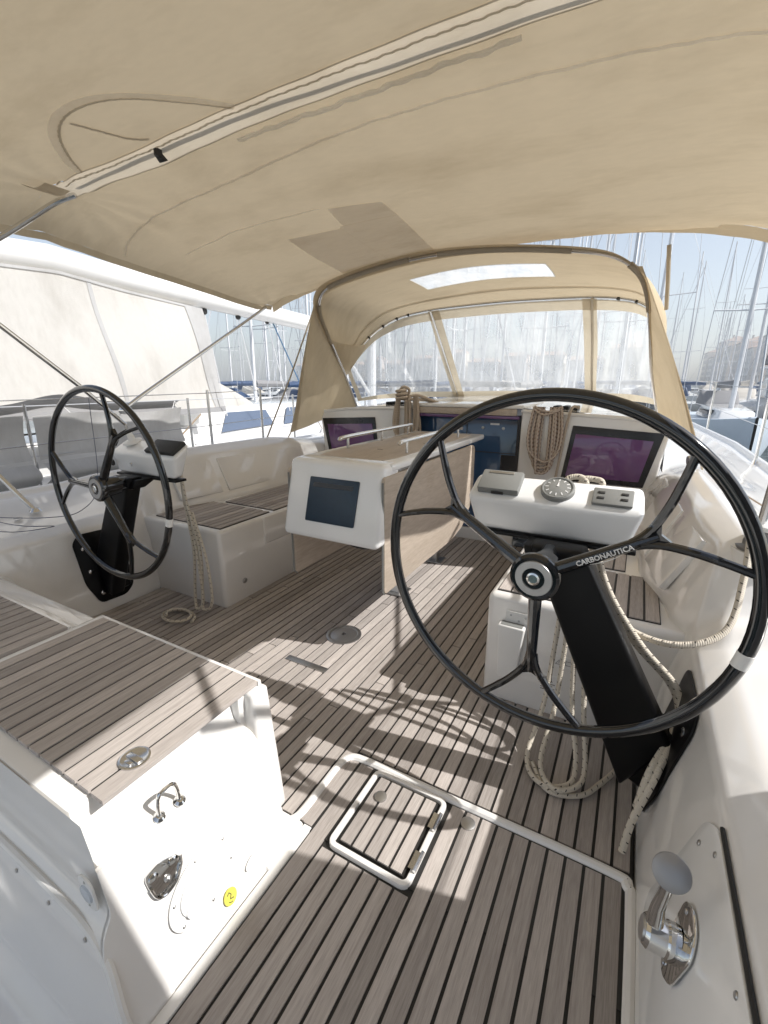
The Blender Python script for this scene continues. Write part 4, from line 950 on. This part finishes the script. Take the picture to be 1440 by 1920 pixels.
for y, z in ((.846,.345),(.815,.226)): MB().lathe([(0,0),(.006,0),(.005,.002),(0,.002)], W(y,z,.0062), (-1,0,.18), 10).build('screw', M['steel'], t)
# grab handle on transom block
gh = thing('grab_handle', 'small stainless grab handle on the white ledge beside the aft seat', 'handle', (-.94,.54,.3))
hp = [(-.893,.480,.325),(-.893,.481,.360),(-.893,.486,.384),(-.892,.498,.391),(-.891,.516,.391),(-.890,.528,.384),(-.889,.533,.360),(-.889,.534,.325)]
MB().tube(cr(hp,5), .0052, 10).build('bar', M['chrome'], gh)
for x, y in ((-.893,.480),(-.889,.534)): MB().lathe([(0,0),(.0145,0),(.0145,.003),(.008,.008),(0,.008)], (x,y,.326), (.35,0,.9), 18).build('foot', M['chrome'], gh)
def face(z): return -.752+(z+.03)*(-.12/.33)      # starboard face of the transom block
fn = Vector((1,0,.364)).normalized()
def fpoly(pts, d): return [Vector((face(z),y,z))+fn*d for y,z in pts]
rg = thing('flush_cleat', 'polished pull-up mooring ring plate on the white transom side', 'cleat', (-.9,.42,.2))
MB().prism(fpoly(round2([(.398,.252),(.400,.215),(.418,.187),(.462,.193),(.483,.226),(.478,.240),(.44,.256)],.012), .0005), fn*.006).build('plate', M['chrome'], rg, bevel=.002)
for y, z in ((.415,.236),(.466,.232)): MB().lathe([(0,0),(.012,0),(.012,.006),(.004,.009),(0,.009)], Vector((face(z),y,z))+fn*.006, fn, 18).build('bolt', M['chrome'], rg)
MB().tube([Vector((face(p.y),p.x,p.y))+fn*.009 for p in cr([(.402,.222,0),(.408,.198,0),(.426,.186,0),(.455,.190,0),(.477,.212,0),(.484,.232,0)],5)], .004, 8).build('ring', M['chrome'], rg)
MB().lathe([(0,0),(.009,0),(.007,.006),(0,.009)], Vector((face(.21),.442,.21))+fn*.006, fn, 14).build('latch', M['satin'], rg)
pc = thing('pump_cover', 'oval white plastic bilge pump cover on the transom side', 'cover', (-.87,.52,.12))
def ell(cy, cz, ry, rz, rot, n=40): return [(cy+ry*math.cos(a)*math.cos(rot)-rz*math.sin(a)*math.sin(rot), cz+ry*math.cos(a)*math.sin(rot)+rz*math.sin(a)*math.cos(rot)) for a in (2*PI*k/n for k in range(n))]
RO = .24
MB().prism(fpoly(ell(.515,.130,.105,.066,RO), .0005), fn*.004).build('flange', M['plastic'], pc, bevel=.0015)
MB().prism(fpoly(ell(.522,.133,.082,.048,RO), .0046), fn*.006).build('lid', M['plastic'], pc, bevel=.003)
MB().prism(fpoly(ell(.475,.108,.028,.018,RO), .0107), fn*.004).build('hand_recess', M['podwhite'], pc, bevel=.002)
for k in range(6):
    a = 2*PI*k/6+.3; y, z = ell(.515,.130,.094,.056,RO,60)[int(k*10+4)]
    MB().lathe([(0,0),(.0042,0),(0,.002)], Vector((face(z),y,z))+fn*.0046, fn, 8).build('screw', M['satin'], pc)
stk = MB().prism(fpoly(ell(.561,.037,.020,.020,0,26), .0005), fn*.001).build('safety_sticker', M['yellow']); tag(stk, 'small round yellow safety sticker low on the white transom side', 'sticker')
ic = MB(); ic.tube(fpoly([(.553,.045),(.560,.049),(.564,.041),(.558,.033),(.568,.029)], .0018), .0012, 6)
ic.tube(fpoly([(.552,.029),(.556,.025),(.562,.023)], .0018), .001, 6); o = link('sticker_mark', ic.mesh('sticker_mark', M['ink']), stk)
cov = MB().prism(fpoly(ell(.648,.055,.026,.012,RO), .0005), fn*.002).build('filler_cover', M['plastic'], bevel=.001); tag(cov, 'small oval blank cover right of the pump cover on the transom side', 'cover')
# winch-handle pocket and stickers on the end of the starboard bench
pk = thing('winch_handle_pocket', 'white plastic winch handle pocket screwed to the starboard bench end', 'pocket', (-.33,1.72,.3))
bx = MB().hexa([(-.385,1.733,.13),(-.31,1.733,.13),(-.31,1.70,.13),(-.385,1.70,.13),(-.395,1.733,.385),(-.285,1.733,.385),(-.285,1.685,.385),(-.395,1.685,.385)])
bx.build('pouch', M['plastic'], pk, bevel=.008, seg=3)
MB().prism([(x,1.7335,z) for x,z in round2([(-.372,.38),(-.372,.435),(-.270,.435),(-.270,.38)],.008)], (0,-.008,0)).build('back_plate', M['plastic'], pk, bevel=.002)
MB().box(-.384,-.296,1.692,1.726,.3835,.3865).build('pouch_mouth', M['greyplastic'], pk)
for x, z in ((-.352,.418),(-.292,.418),(-.318,.398)): MB().lathe([(0,0),(.005,0),(0,.002)], (x,1.7254,z), (0,-1,0), 8).build('screw', M['satin'], pk)
s1 = MB().box(-.215,-.145,1.7325,1.7345,.10,.185).build('rating_label', M['paper']); tag(s1, 'white printed label low on the starboard bench end', 'label')
R = Matrix.Rotation(PI/2, 4, 'X')
text_mesh('SHORE', .013, M['ink'], Matrix.Translation((-.187,1.732,.170)) @ R, 'print', s1, bold=.0004); text_mesh('POWER', .013, M['ink'], Matrix.Translation((-.186,1.732,.157)) @ R, 'print', s1, bold=.0004)
for k in range(4): MB().box(-.208,-.152-.01*(k % 2),1.7318,1.7324,.142-.010*k,.145-.010*k).build('print_line', M['ink'], s1)
s2 = MB().box(-.175,-.085,1.7325,1.7345,.235,.285).build('warning_label', M['paper']); tag(s2, 'pale warning label with triangle on the starboard bench end', 'label')
tri = MB(); tri.tube([(-.16,1.732,.247),(-.135,1.732,.247),(-.1475,1.732,.268),(-.16,1.732,.247)], .001, 5); tri.box(-.1482,-.1468,1.7318,1.7323,.252,.262); tri.build('warning_triangle', M['ink'], s2)
bkx = MB(); bkx.tube([(-.122,1.732,.25),(-.10,1.732,.25),(-.10,1.732,.268),(-.122,1.732,.268),(-.122,1.732,.25)], .001, 5); bkx.build('manual_icon', M['ink'], s2)
# primary winch on the starboard coaming
wi = thing('sheet_winch', 'sheet winch on the starboard coaming at the right edge', 'winch', (.5,2.1,.75))
MB().lathe([(0,0),(.066,0),(.068,.010),(.052,.018),(.046,.045),(.049,.075),(.055,.08),(0,.08)], (.415,1.86,.80), (.1,0,1), 30).build('drum', M['winchgrey'], wi)
MB().lathe([(0,.08),(.058,.08),(.060,.094),(.045,.106),(.02,.110),(0,.110)], (.415,1.86,.80), (.1,0,1), 30).build('self_tailer', M['plastic'], wi)
MB().lathe([(0,-.10),(.085,-.10),(.078,.0),(0,.0)], (.415,1.86,.80), (.1,0,1), 30).build('winch_base', M['gel'], wi)
# block and shackle on the starboard coaming
bl = thing('deck_block', 'grey deck block with shackle on the starboard coaming', 'block', (.30,3.3,.86))
MB().lathe([(0,-.012),(.03,-.012),(.034,0),(.03,.012),(0,.012)], (.31,3.28,.885), (1,.2,.1), 18).build('cheek', M['satin'], bl)
MB().tube(cr([(.31,3.25,.87),(.33,3.20,.855),(.35,3.17,.85)],4), .006, 6).build('shackle', M['steel'], bl)
jk = MB().tube(cr([(.36,3.3,.90),(.44,2.75,.86),(.52,2.25,.85)],6), .004, 6).build('control_line', M['ropeB']); tag(jk, 'thin control line stretched along the starboard coaming top', 'rope')
# stanchions and lifelines
def stanchion(x, y, z, label):
    t = thing('stanchion', label, 'stanchion', (x,y,z), 'lifeline stanchions')
    MB().tube([(x,y,z),(x,y,z+.62)], .0125, 10).build('post', M['steel'], t)
    MB().lathe([(0,0),(.028,0),(.024,.008),(.016,.05),(0,.05)], (x,y,z-.01), n=16).build('socket', M['steel'], t)
    for zz in (.31,.60): MB().lathe([(.0,-.016),(.005,-.016),(.005,.016),(0,.016)], (x,y,z+zz), (0,1,0), 8).build('eye', M['chrome'], t)
PY = [( mir(.915),1.25,.63),( mir(.925),2.93,.655),( mir(.925),3.55,.665)]
stanchion(mir(.925),2.93,.655,'stanchion on the port rail left of the sprayhood, nearer one')
stanchion(mir(.925),3.60,.665,'stanchion on the port rail beside the sprayhood wing, farther one')
pl = thing('pushpit_leg', 'leaning stainless pushpit leg at the far left edge', 'rail', (-3.2,1.25,.6))
MB().tube([(-3.10,1.27,.60),(-3.28,1.12,.95),(-3.42,.98,1.25)], .0145, 10).build('tube', M['steel'], pl)
MB().lathe([(0,0),(.034,0),(.030,.006),(.018,.02),(0,.02)], (-3.10,1.27,.60), (0,0,1), 16).build('flange', M['steel'], pl)
stanchion(.905,4.78,.68,'stanchion on the starboard rail at the right edge'); stanchion(.80,7.2,.72,'stanchion on the starboard rail ahead of the sprayhood')
for side_, nm in ((1,'starboard'),(-1,'port')):
    f = (lambda x: x) if side_ > 0 else mir
    t = thing('lifeline', f'thin wire lifelines along the {nm} rail', 'lifeline', (f(.9),3,.9), 'guard wires')
    for hh in (.31,.60):
        pts = [(f(.95),-.5,.63+hh),(f(.93),.9,.63+hh),(f(.925),2.93,.655+hh-.008),(f(.925),3.6,.665+hh),(f(.905),4.78,.68+hh),(f(.80),7.2,.72+hh),(f(.3),10,.82+hh)]
        MB().tube(pts, .0035, 6).build('wire', M['steel'], t)
# unseen canvas screen added off the starboard quarter, outlined to shade the foreground
shade_screen = thing('cloth_screen', 'unseen tall canvas screen added at the starboard quarter to shade the foreground', 'cloth', (.87,.3,.65))
MB().prism([(.862,-1.0,.64),(.862,1.142,.64),(.862,1.142,1.590),(.862,.75,1.590),(.862,.75,2.55),(.862,-1.0,2.55)], (.004,0,0)).build('panel', M['greycloth'], shade_screen)
MB().tube([(.87,1.14,.62),(.87,1.14,1.60),(.87,.755,1.60),(.87,.755,2.56),(.87,-1.0,2.56)], .012, 8).build('frame', M['steel'], shade_screen)

# ================================================================== NEIGHBOURING YACHT (port side)
nb = thing('neighbour_yacht', 'white yacht under a large white boom tent moored to port', 'yacht', (-6.0,4,0))
nbx = -6.05
def nbhull():
    m = MB(); secs = [(-3,1.95,.42),(0,2.05,.46),(3,2.05,.52),(6,1.9,.60),(9,1.4,.75),(11.5,.5,.95),(12.3,.02,1.0)]
    for y, hw, z in secs:
        for x, zz in ((hw*.8,-1.2),(hw*.96,-.3),(hw,.2+(z-.46)),(hw,z),(hw-.05,z+.04),(0,z+.08),(-hw+.05,z+.04),(-hw,z),(-hw*.8,-1.2)): m.v.append((nbx+x,y,zz))
    for i in range(len(secs)-1):
        for j in range(8): m.f.append((i*9+j,i*9+j+1,(i+1)*9+j+1,(i+1)*9+j))
    return m
nbhull().build('hull', M['gel2'], nb, ang=40)
MB().tube([(nbx+2.07,y,z) for y,z in ((-3,.40),(0,.44),(3,.50),(6,.56))], .035, 8, flat=.6).build('toe_rail', M['teak'], nb)
# cabin and coaming
m = MB().hexa([(nbx-1.2,3.6,.5),(nbx+1.25,3.6,.5),(nbx+.8,9,.65),(nbx-.8,9,.65),(nbx-1.0,3.9,1.02),(nbx+1.02,3.9,1.02),(nbx+.55,8.6,.98),(nbx-.55,8.6,.98)])
cab = m.build('coach_roof', M['gel2'], nb, bevel=.08, seg=4)
for (ya,yb) in ((4.35,5.5),(5.75,6.9)):
    fx = lambda y, z: nbx+1.25-.083*(y-3.6)-(z-.52)*.47
    w = MB().prism([(fx(ya,.68)+.006,ya,.68),(fx(yb,.70)+.006,yb,.70),(fx(yb,.92)+.006,yb-.06,.92),(fx(ya,.93)+.006,ya+.22,.93)], (.012,0,.004)).build('window', M['glassblue'], cab)
MB().box(nbx-1.5,nbx+1.55,-2.5,3.6,.50,.84).build('coaming', M['gel2'], nb, bevel=.08, seg=4)
# tent: side curtain hung from the boom
yT0, yT1 = -2.5, 4.05
def tent(u, v):
    y = yT0+(yT1-yT0)*u; sag = .06*math.sin(u*9)*v
    zt = 2.42+.035*(y-2.6) if y < 2.6 else 2.42-.115*(y-2.6)
    zt = interp(y, [(-2.5,2.16),(2.0,2.27),(2.5,2.30),(3.1,2.24),(4.05,2.18)])
    x = -4.72+.34*v+.10*math.sin(u*14+v*3)*v*(1-v)*2+.035*math.sin(u*37+v*3)*v*(.4+.6*math.sin(u*11)**2)+.022*math.sin(u*83-v*6)*v*v*math.sin(u*5+1)**2
    return (x, y-.12*v*(u > .98), zt+(1.06+.02*math.sin(u*12)-zt)*v)
tc = MB().grid(tent, 90, 40).build('tent_curtain', M['whitecloth'], nb, ang=80)
MB().grid(lambda u,v: tuple(Vector(tent(.962+.038*u, v))+Vector((.012,0,0))), 3, 40).build('curtain_edge_tape', M['palecloth'], nb, ang=80)
for us in (.30,.56,.80): MB().grid(lambda u,v: tuple(Vector(tent(us+.006*u, v))+Vector((.006,0,0))), 2, 40).build('curtain_seam', M['palecloth'], nb, ang=80)
MB().grid(lambda u,v: tuple(Vector(tent(u, .0+.02*v))+Vector((.012,0,0))), 90, 2).build('curtain_top_tape', M['palecloth'], nb, ang=80)
MB().grid(lambda u,v: tuple(Vector(tent(.35+.65*u, .985+.05*v))+Vector((.015,0,0))), 60, 2).build('curtain_batten', M['greycloth'], nb, ang=80)
MB().grid(lambda u,v: (-4.72-1.4*v, yT0+(yT1-yT0)*u, tent(u,0)[2]+.35*math.sin(v*PI/2)*0+.02*v), 40, 6).build('tent_roof', M['whitecloth'], nb, ang=80)
bm_ = MB(); bm_.tube([(-4.85,y,z) for y,z in ((-2.5,2.26),(2.0,2.385),(2.5,2.41),(3.2,2.365),(4.2,2.325),(6.4,2.24),(8.2,2.14))], [.10,.115,.125,.12,.12,.12,.12], 14); bm_.build('boom_with_sail_cover', M['gel2'], nb)
MB().tube([(-4.85,8.25,.6),(-4.85,8.3,16)], .09, 10).build('mast', M['alupale'], nb)
for k, y in enumerate((4.2,4.75,5.3)):
    MB().tube([(-4.85,y,2.28),(-4.85,y,2.22)], .006, 6).build('block_strop', M['rubber'], nb)
    MB().lathe([(0,-.02),(.035,-.02),(.042,0),(.035,.02),(0,.02)], (-4.85,y,2.18), (1,.3,0), 16).build('boom_block', M['rubber'], nb)
    MB().tube([(-4.85,y,2.16),(-4.9,y+.25+.1*k,.9)], .006, 5).build('mainsheet_part', M['alupale'], nb)
for y0,y1 in ((5.4,6.3),(6.35,7.3)): MB().tube([(-4.85,y0,2.2),(-4.95,y1,1.0)], .009, 5).build('blue_sheet', M['blueline'], nb)
MB().tube([(-4.87,7.0,2.12),(-4.87,8.2,1.1)], .03, 8).build('vang', M['alupale'], nb)
# neighbour's sprayhood
def nhood(u, v):
    a = u*PI; y = 4.1+1.25*v; r = 1.0-.18*v; zz = .98+(.72*(1-v)**.6)*math.sin(a)**.6; return (nbx-r*math.cos(a), y, zz)
MB().grid(nhood, 30, 14).build('spray_hood', M['whitecloth'], nb, ang=80)
# pale weather cloths along the neighbour's rail
for (ya,yb,lab) in ((-1.2,1.66,'left'),(1.72,3.0,'right')):
    MB().grid(lambda u,v: (-3.93+.02*math.sin(u*9+v*4)-.02*math.sin(v*PI), ya+(yb-ya)*u, 1.10-.33*v+.015*math.sin(u*7)), 40, 14).build('cloth_screen', M['palecloth'], nb, ang=80)
    MB().grid(lambda u,v: (-3.92+.10*math.sin(v*PI), ya+(yb-ya)*u, .75-.16*v), 30, 10).build('fender_cover', M['palecloth'], nb, ang=80)
MB().grid(lambda u,v: (-4.05-.1*math.sin(v*PI), .2+2.9*u, 1.17-.10*v+.08*math.exp(-((u-.62)/.10)**2)*(1-v)), 60, 8).build('sail_bag', M['greycloth'], nb, ang=80)
MB().tube([(-3.95,y,1.17+.004*math.sin(y*5)) for y in (-1.5,0,1.5,3,4.6,7)], .004, 5).build('guard_wire', M['wire'], nb)
MB().tube([(-3.95,y,.80+.004*math.sin(y*5)) for y in (-1.5,0,1.5,3,4.6,7)], .004, 5).build('guard_wire', M['wire'], nb)
for y in (-.5,1.69,3.1,4.7,6.5): MB().tube([(-3.95,y,.50),(-3.95,y,1.19)], .012, 8).build('stanchion', M['steel'], nb)

for y, z in ((-.2,.35),(1.1,.36),(2.5,.38),(5.2,.45)):
    MB().lathe([(0,-.34),(.05,-.33),(.10,-.26),(.11,0),(.10,.24),(.05,.31),(.025,.36),(0,.36)], (-3.86,y,z-.1), n=14).build('fender', M['paper'], nb)
    MB().tube([(-3.86,y,z+.25),(-3.93,y,.80)], .006, 5).build('fender_line', M['ropeB'], nb)
MB().lathe([(0,0),(.07,0),(.07,.02),(.05,.03),(.045,.08),(.055,.10),(.055,.13),(0,.135)], (-4.62,2.4,.84), n=18).build('winch', M['chrome'], nb)
MB().lathe([(0,0),(.07,0),(.07,.02),(.05,.03),(.045,.08),(.055,.10),(.055,.13),(0,.135)], (-4.62,3.1,.84), n=18).build('winch', M['chrome'], nb)
MB().tube(cr([(-4.60,-.5,.86),(-4.55,.8,.90),(-4.62,2.3,.91),(-4.70,2.4,.91)],8), .008, 6).build('sheet', M['ropeA'], nb)
MB().box(-5.1,-4.75,3.65,4.0,.84,1.02).build('deck_box', M['plastic'], nb, bevel=.02)
MB().tube(cr([(-4.0,2.2,1.0),(-4.02,2.5,.72),(-4.1,2.9,.70),(-4.02,3.3,1.02)],8), .01, 6).build('hanging_line', M['ropeB'], nb)
for k in range(9):
    y = -1.1+.5*k; MB().tube([(-3.925,y,1.095),(-3.95,y+.05,1.165),(-3.925,y+.10,1.095)], .0035, 5).build('lacing', M['paper'], nb)
# ================================================================== FAR BOATS
def sailboat_proto(h, hullmat, covermat, mastmat, L=10.5):
    e = bpy.data.objects.new('moored_sailboat', None); COL.objects.link(e); BASE[e.name] = Vector((0,0,0))
    m = MB(); secs = [(-.5,.85,.95),(-.2,1.0,.95),(.15,.95,1.02),(.36,.6,1.15),(.5,.03,1.3)]; bw = L*.155
    for t, s, z in secs:
        for x, zz in ((s*.7,-.05),(s*.95,.45*z),(s,z),(0,z+.05),(-s,z),(-s*.95,.45*z),(-s*.7,-.05)): m.v.append((bw*x, L*t, zz))
    for i in range(len(secs)-1):
        for j in range(6): m.f.append((i*7+j,i*7+j+1,(i+1)*7+j+1,(i+1)*7+j))
    m.f.append(tuple(range(7))); hull = m.build('hull', hullmat, e, ang=35)
    c = MB().hexa([(-bw*.6,-.15*L,1),(bw*.6,-.15*L,1),(bw*.45,.25*L,1.05),(-bw*.45,.25*L,1.05),(-bw*.5,-.12*L,1.5),(bw*.5,-.12*L,1.5),(bw*.35,.2*L,1.38),(-bw*.35,.2*L,1.38)]).build('cabin', M['gel2'], e, bevel=.06)
    MB().box(-bw*.56,bw*.56,-.08*L,.12*L,1.18,1.36).build('cabin_windows', M['glassdark'], c)
    MB().tube([(0,.08*L,1.3),(0,.075*L,h)], [.085,.06], 8).build('mast', mastmat, e)
    MB().tube([(0,.075*L,2.3),(0,-.33*L,2.25)], [.17,.12], 8).build('boom', covermat, e)
    for zz, w in ((h*.36,bw*.8),(h*.64,bw*.6)): MB().tube([(-w,.07*L,zz+.06),(0,.077*L,zz),(w,.07*L,zz+.06)], .03, 5).build('spreader', mastmat, e)
    rg = MB()
    for s in (-1,1):
        rg.tube([(s*bw*.92,.06*L,1.1),(s*bw*.8,.07*L,h*.36),(s*bw*.6,.07*L,h*.64),(0,.076*L,h*.97)], .014, 4, caps=False)
    rg.tube([(0,.48*L,1.3),(0,.078*L,h*.96)], .032, 4, caps=False); rg.tube([(0,-.49*L,1.1),(0,.075*L,h)], .013, 4, caps=False)
    rg.build('rigging', M['wire'], e)
    MB().hexa([(-bw*.55,-.26*L,1.4),(bw*.55,-.26*L,1.4),(bw*.5,-.12*L,1.4),(-bw*.5,-.12*L,1.4),(-bw*.5,-.24*L,2.05),(bw*.5,-.24*L,2.05),(bw*.35,-.13*L,1.55),(-bw*.35,-.13*L,1.55)]).build('spray_hood', covermat, e, bevel=.1, seg=3)
    return e
def copy_tree(o, parent=None):
    c = o.copy(); COL.objects.link(c)
    if parent is not None: c.parent = parent
    for ch in list(o.children):
        copy_tree(ch, c)
    return c
protos = [sailboat_proto(15.5, M['gel2'], M['navy'], M['alupale']), sailboat_proto(17.5, M['gel2'], M['whitecloth'], M['alu']), sailboat_proto(13.5, M['palehull'], M['greycloth'], M['alupale'], 9.0), sailboat_proto(19.5, M['gel2'], M['navy'], M['alu'], 13.0)]
spots = []
rows = [(24,7),(31,9),(40,10),(50,12),(62,12),(78,14),(96,14),(118,14)]
rr = random.Random(11)
for dist, cnt in rows:
    for k in range(cnt):
        az = math.radians(-47+56*(k+.5+rr.uniform(-.35,.35))/cnt)
        x, y = dist*math.sin(az), dist*math.cos(az)
        if x > .5 and y < 60: continue
        if -8.5 < x and y < 15: continue
        spots.append((x, y, dist))
used = [False]*4
lab = {0:'far moored sailboat with a navy sail cover among the masts',1:'far moored sailboat with a white sail cover among the masts',2:'far moored sailboat with a pale blue hull among the masts',3:'tall-masted far sailboat with a navy cover among the masts'}
def place(pi, x, y, rz, label, group):
    if used[pi]: o = copy_tree(protos[pi])
    else: o = protos[pi]; used[pi] = True
    o.location = (x, y, WZ); o.rotation_euler = (0, math.radians(rr.uniform(-.6,.6)), rz); tag(o, label, 'sailboat', group); return o
for x, y, d in spots:
    pi = rr.choice((0,1,1,2,3) if d > 28 else (0,1,2))
    place(pi, x, y, rr.choice((0,PI))+rr.uniform(-.08,.08)+(PI/2 if rr.random() < .35 else 0), lab[pi], 'sailboats ahead, kind %d' % (pi+1))
# right-hand boats, singled out
place(2, 3.0, 22.5, PI+.05, 'pale blue sailboat with its stern towards us right of the sprayhood', None)
place(1, 5.2, 33.0, PI, 'white sailboat behind the pale blue one right of the sprayhood', None)
place(3, 9.0, 46.0, PI+.1, 'tall sailboat with a navy cover near the quay buildings at right', None)
place(0, 13.5, 60.0, PI/2, 'sailboat lying broadside in front of the quay buildings at right', None)
place(1, 7.2, 70.0, PI, 'distant white sailboat below the left end of the quay buildings', None)
place(0, 18.0, 84.0, PI, 'distant sailboat with a navy cover below the quay buildings', None)
place(2, 11.0, 98.0, PI, 'most distant pale blue sailboat before the quay buildings', None)
# motor cruiser at right
mc = thing('motor_cruiser', 'white motor cruiser with blue fender and awning at the right edge', 'motor boat', (6.2,26,WZ))
m = MB(); secs = [(-4.5,1.5,1.5),(-2,1.6,1.55),(1.5,1.45,1.75),(3.5,.85,1.95),(4.6,.05,2.1)]
for y, s, z in secs:
    for x, zz in ((s*.75,-.1),(s*.9,.5),(s,z),(0,z+.08),(-s,z),(-s*.9,.5),(-s*.75,-.1)): m.v.append((6.6+x,27-y*1.0,WZ+zz))
for i in range(4):
    for j in range(6): m.f.append((i*7+j,i*7+j+1,(i+1)*7+j+1,(i+1)*7+j))
m.f.append(tuple(range(7))); m.build('hull', M['gel2'], mc, ang=35)
MB().tube([(6.6+s*1.5,27+4.4-k*.8*1,WZ+.42) for s in (-1,) for k in range(8)], .05, 6).build('rubbing_strake', M['navy'], mc)
MB().hexa([(5.4,26.2,WZ+1.6),(7.8,26.2,WZ+1.6),(8.0,31,WZ+1.6),(5.2,31,WZ+1.6),(5.7,27.4,WZ+2.5),(7.5,27.4,WZ+2.5),(7.7,31,WZ+2.6),(5.5,31,WZ+2.6)]).build('cabin', M['gel2'], mc, bevel=.12, seg=3)
MB().hexa([(5.44,26.35,WZ+1.95),(7.76,26.35,WZ+1.95),(7.9,29,WZ+1.9),(5.3,29,WZ+1.9),(5.62,27.0,WZ+2.38),(7.58,27.0,WZ+2.38),(7.7,29,WZ+2.38),(5.47,29,WZ+2.38)]).build('windscreen', M['glassdark'], mc, bevel=.04)
MB().hexa([(5.3,28.2,WZ+3.2),(7.9,28.2,WZ+3.2),(7.9,31,WZ+3.2),(5.3,31,WZ+3.2),(5.4,28.3,WZ+3.9),(7.8,28.3,WZ+3.9),(7.8,31,WZ+3.9),(5.4,31,WZ+3.9)]).build('flybridge_cover', M['greycloth'], mc, bevel=.08)
MB().box(5.2,8.0,28.0,31.1,WZ+2.95,WZ+3.12).build('flybridge_deck', M['gel2'], mc, bevel=.05)
MB().lathe([(0,-.32),(.14,-.30),(.27,-.12),(.30,.05),(.22,.24),(.08,.32),(.05,.40),(0,.40)], (5.55,23.4,WZ+1.45), (0,0,1), 18).build('ball_fender', M['fender'], mc)
# moored dinghy style white yacht bow with anchor gear, near right
# quay and buildings
qy = MB().box(24,140,150,470,WZ-2,WZ+1.4); qy.box(-420,60,330,480,WZ-2,WZ+1.4); struct(qy.build('quay', M['stone'], smooth=False))
win_me = MB().box(-.55,.55,-.06,.06,-.95,.95).mesh('window', M['shutter'], smooth=False)
shut_me = MB().box(-.32,.32,-.05,.05,-1.0,1.0).mesh('shutter', M['palehull'], smooth=False)
def building_proto(w, floors, mat, d=12, cols=5):
    e = bpy.data.objects.new('quay_building', None); COL.objects.link(e); BASE[e.name] = Vector((0,0,0)); hgt = 3.4*floors+1.0
    wl = MB().box(-w/2,w/2,0,d,0,hgt).build('wall', mat, e, smooth=False)
    MB().box(-w/2-.25,w/2+.25,-.35,.02,hgt-.5,hgt-.1).build('cornice', M['stone'], e, smooth=False)
    r = MB(); r.add([(-w/2-.3,-.4,hgt),(w/2+.3,-.4,hgt),(w/2+.3,d+.3,hgt),(-w/2-.3,d+.3,hgt),(-w/2+2,d/2,hgt+2.6),(w/2-2,d/2,hgt+2.6)], [(0,1,5,4),(1,2,5),(2,3,4,5),(3,0,4),(0,3,2,1)])
    rf = r.build('roof', M['roof'], e, smooth=False)
    MB().box(w*.2,w*.2+.9,d*.35,d*.35+.7,hgt+1,hgt+3.3).build('chimney', M['stone'], rf, smooth=False)
    for fl in range(floors):
        for c in range(cols):
            o = link('window', win_me, e); o.location = (-w/2+w*(c+.5)/cols, -.03, 3.4*fl+2.1)
    MB().box(-w/2+.3,w/2-.3,-.7,-.02,3.1,3.35).build('balcony', M['stone'], e, smooth=False)
    return e
bp = [building_proto(19,5,WALLS[0]), building_proto(16,5,WALLS[1],cols=4), building_proto(22,4,WALLS[2],cols=6), building_proto(18,6,WALLS[3])]
bu = [False]*4
def put_building(k, x, y, rz, label, group=None):
    if bu[k]: o = copy_tree(bp[k])
    else: o = bp[k]; bu[k] = True
    o.location = (x, y, WZ+1.4); o.rotation_euler = (0,0,rz); tag(o, label, 'building', group)
yy = 196; kk = 0
ordn = ['nearest','second','third','fourth','fifth','sixth','seventh','eighth','ninth','tenth']
for k, tn in zip((3,0,1,2,1,0,3,2,0), ('ochre','cream','pink','white','pink','cream','ochre','white','cream')):
    put_building(k, 41-.055*(yy-196), yy, -PI/2, f'{tn} quay building, {ordn[kk]} from the right edge in the receding row'); kk += 1; yy += 20.5
xx = -265; kk = 0
for k in (2,0,2,1,2,0,3,2,1,0,2,3):
    put_building(k, xx, 335, 0, 'far pale building along the harbour end seen between the masts', 'far harbour-end buildings'); xx += 23

# thin harbour haze round everything
hzm, hn, hl = new_mat('harbour_haze'); hn.remove(P_(hn)); pv = hn.new('ShaderNodeVolumePrincipled')
pv.inputs['Color'].default_value = (.86,.90,.93,1); pv.inputs['Density'].default_value = .0022; pv.inputs['Anisotropy'].default_value = .2
hl.new(pv.outputs[0], hn['Material Output'].inputs['Volume'])
hb = MB().box(-480, 170, -60, 500, WZ-3.2, 32).build('haze', hzm, smooth=False); hb['kind'] = 'stuff'
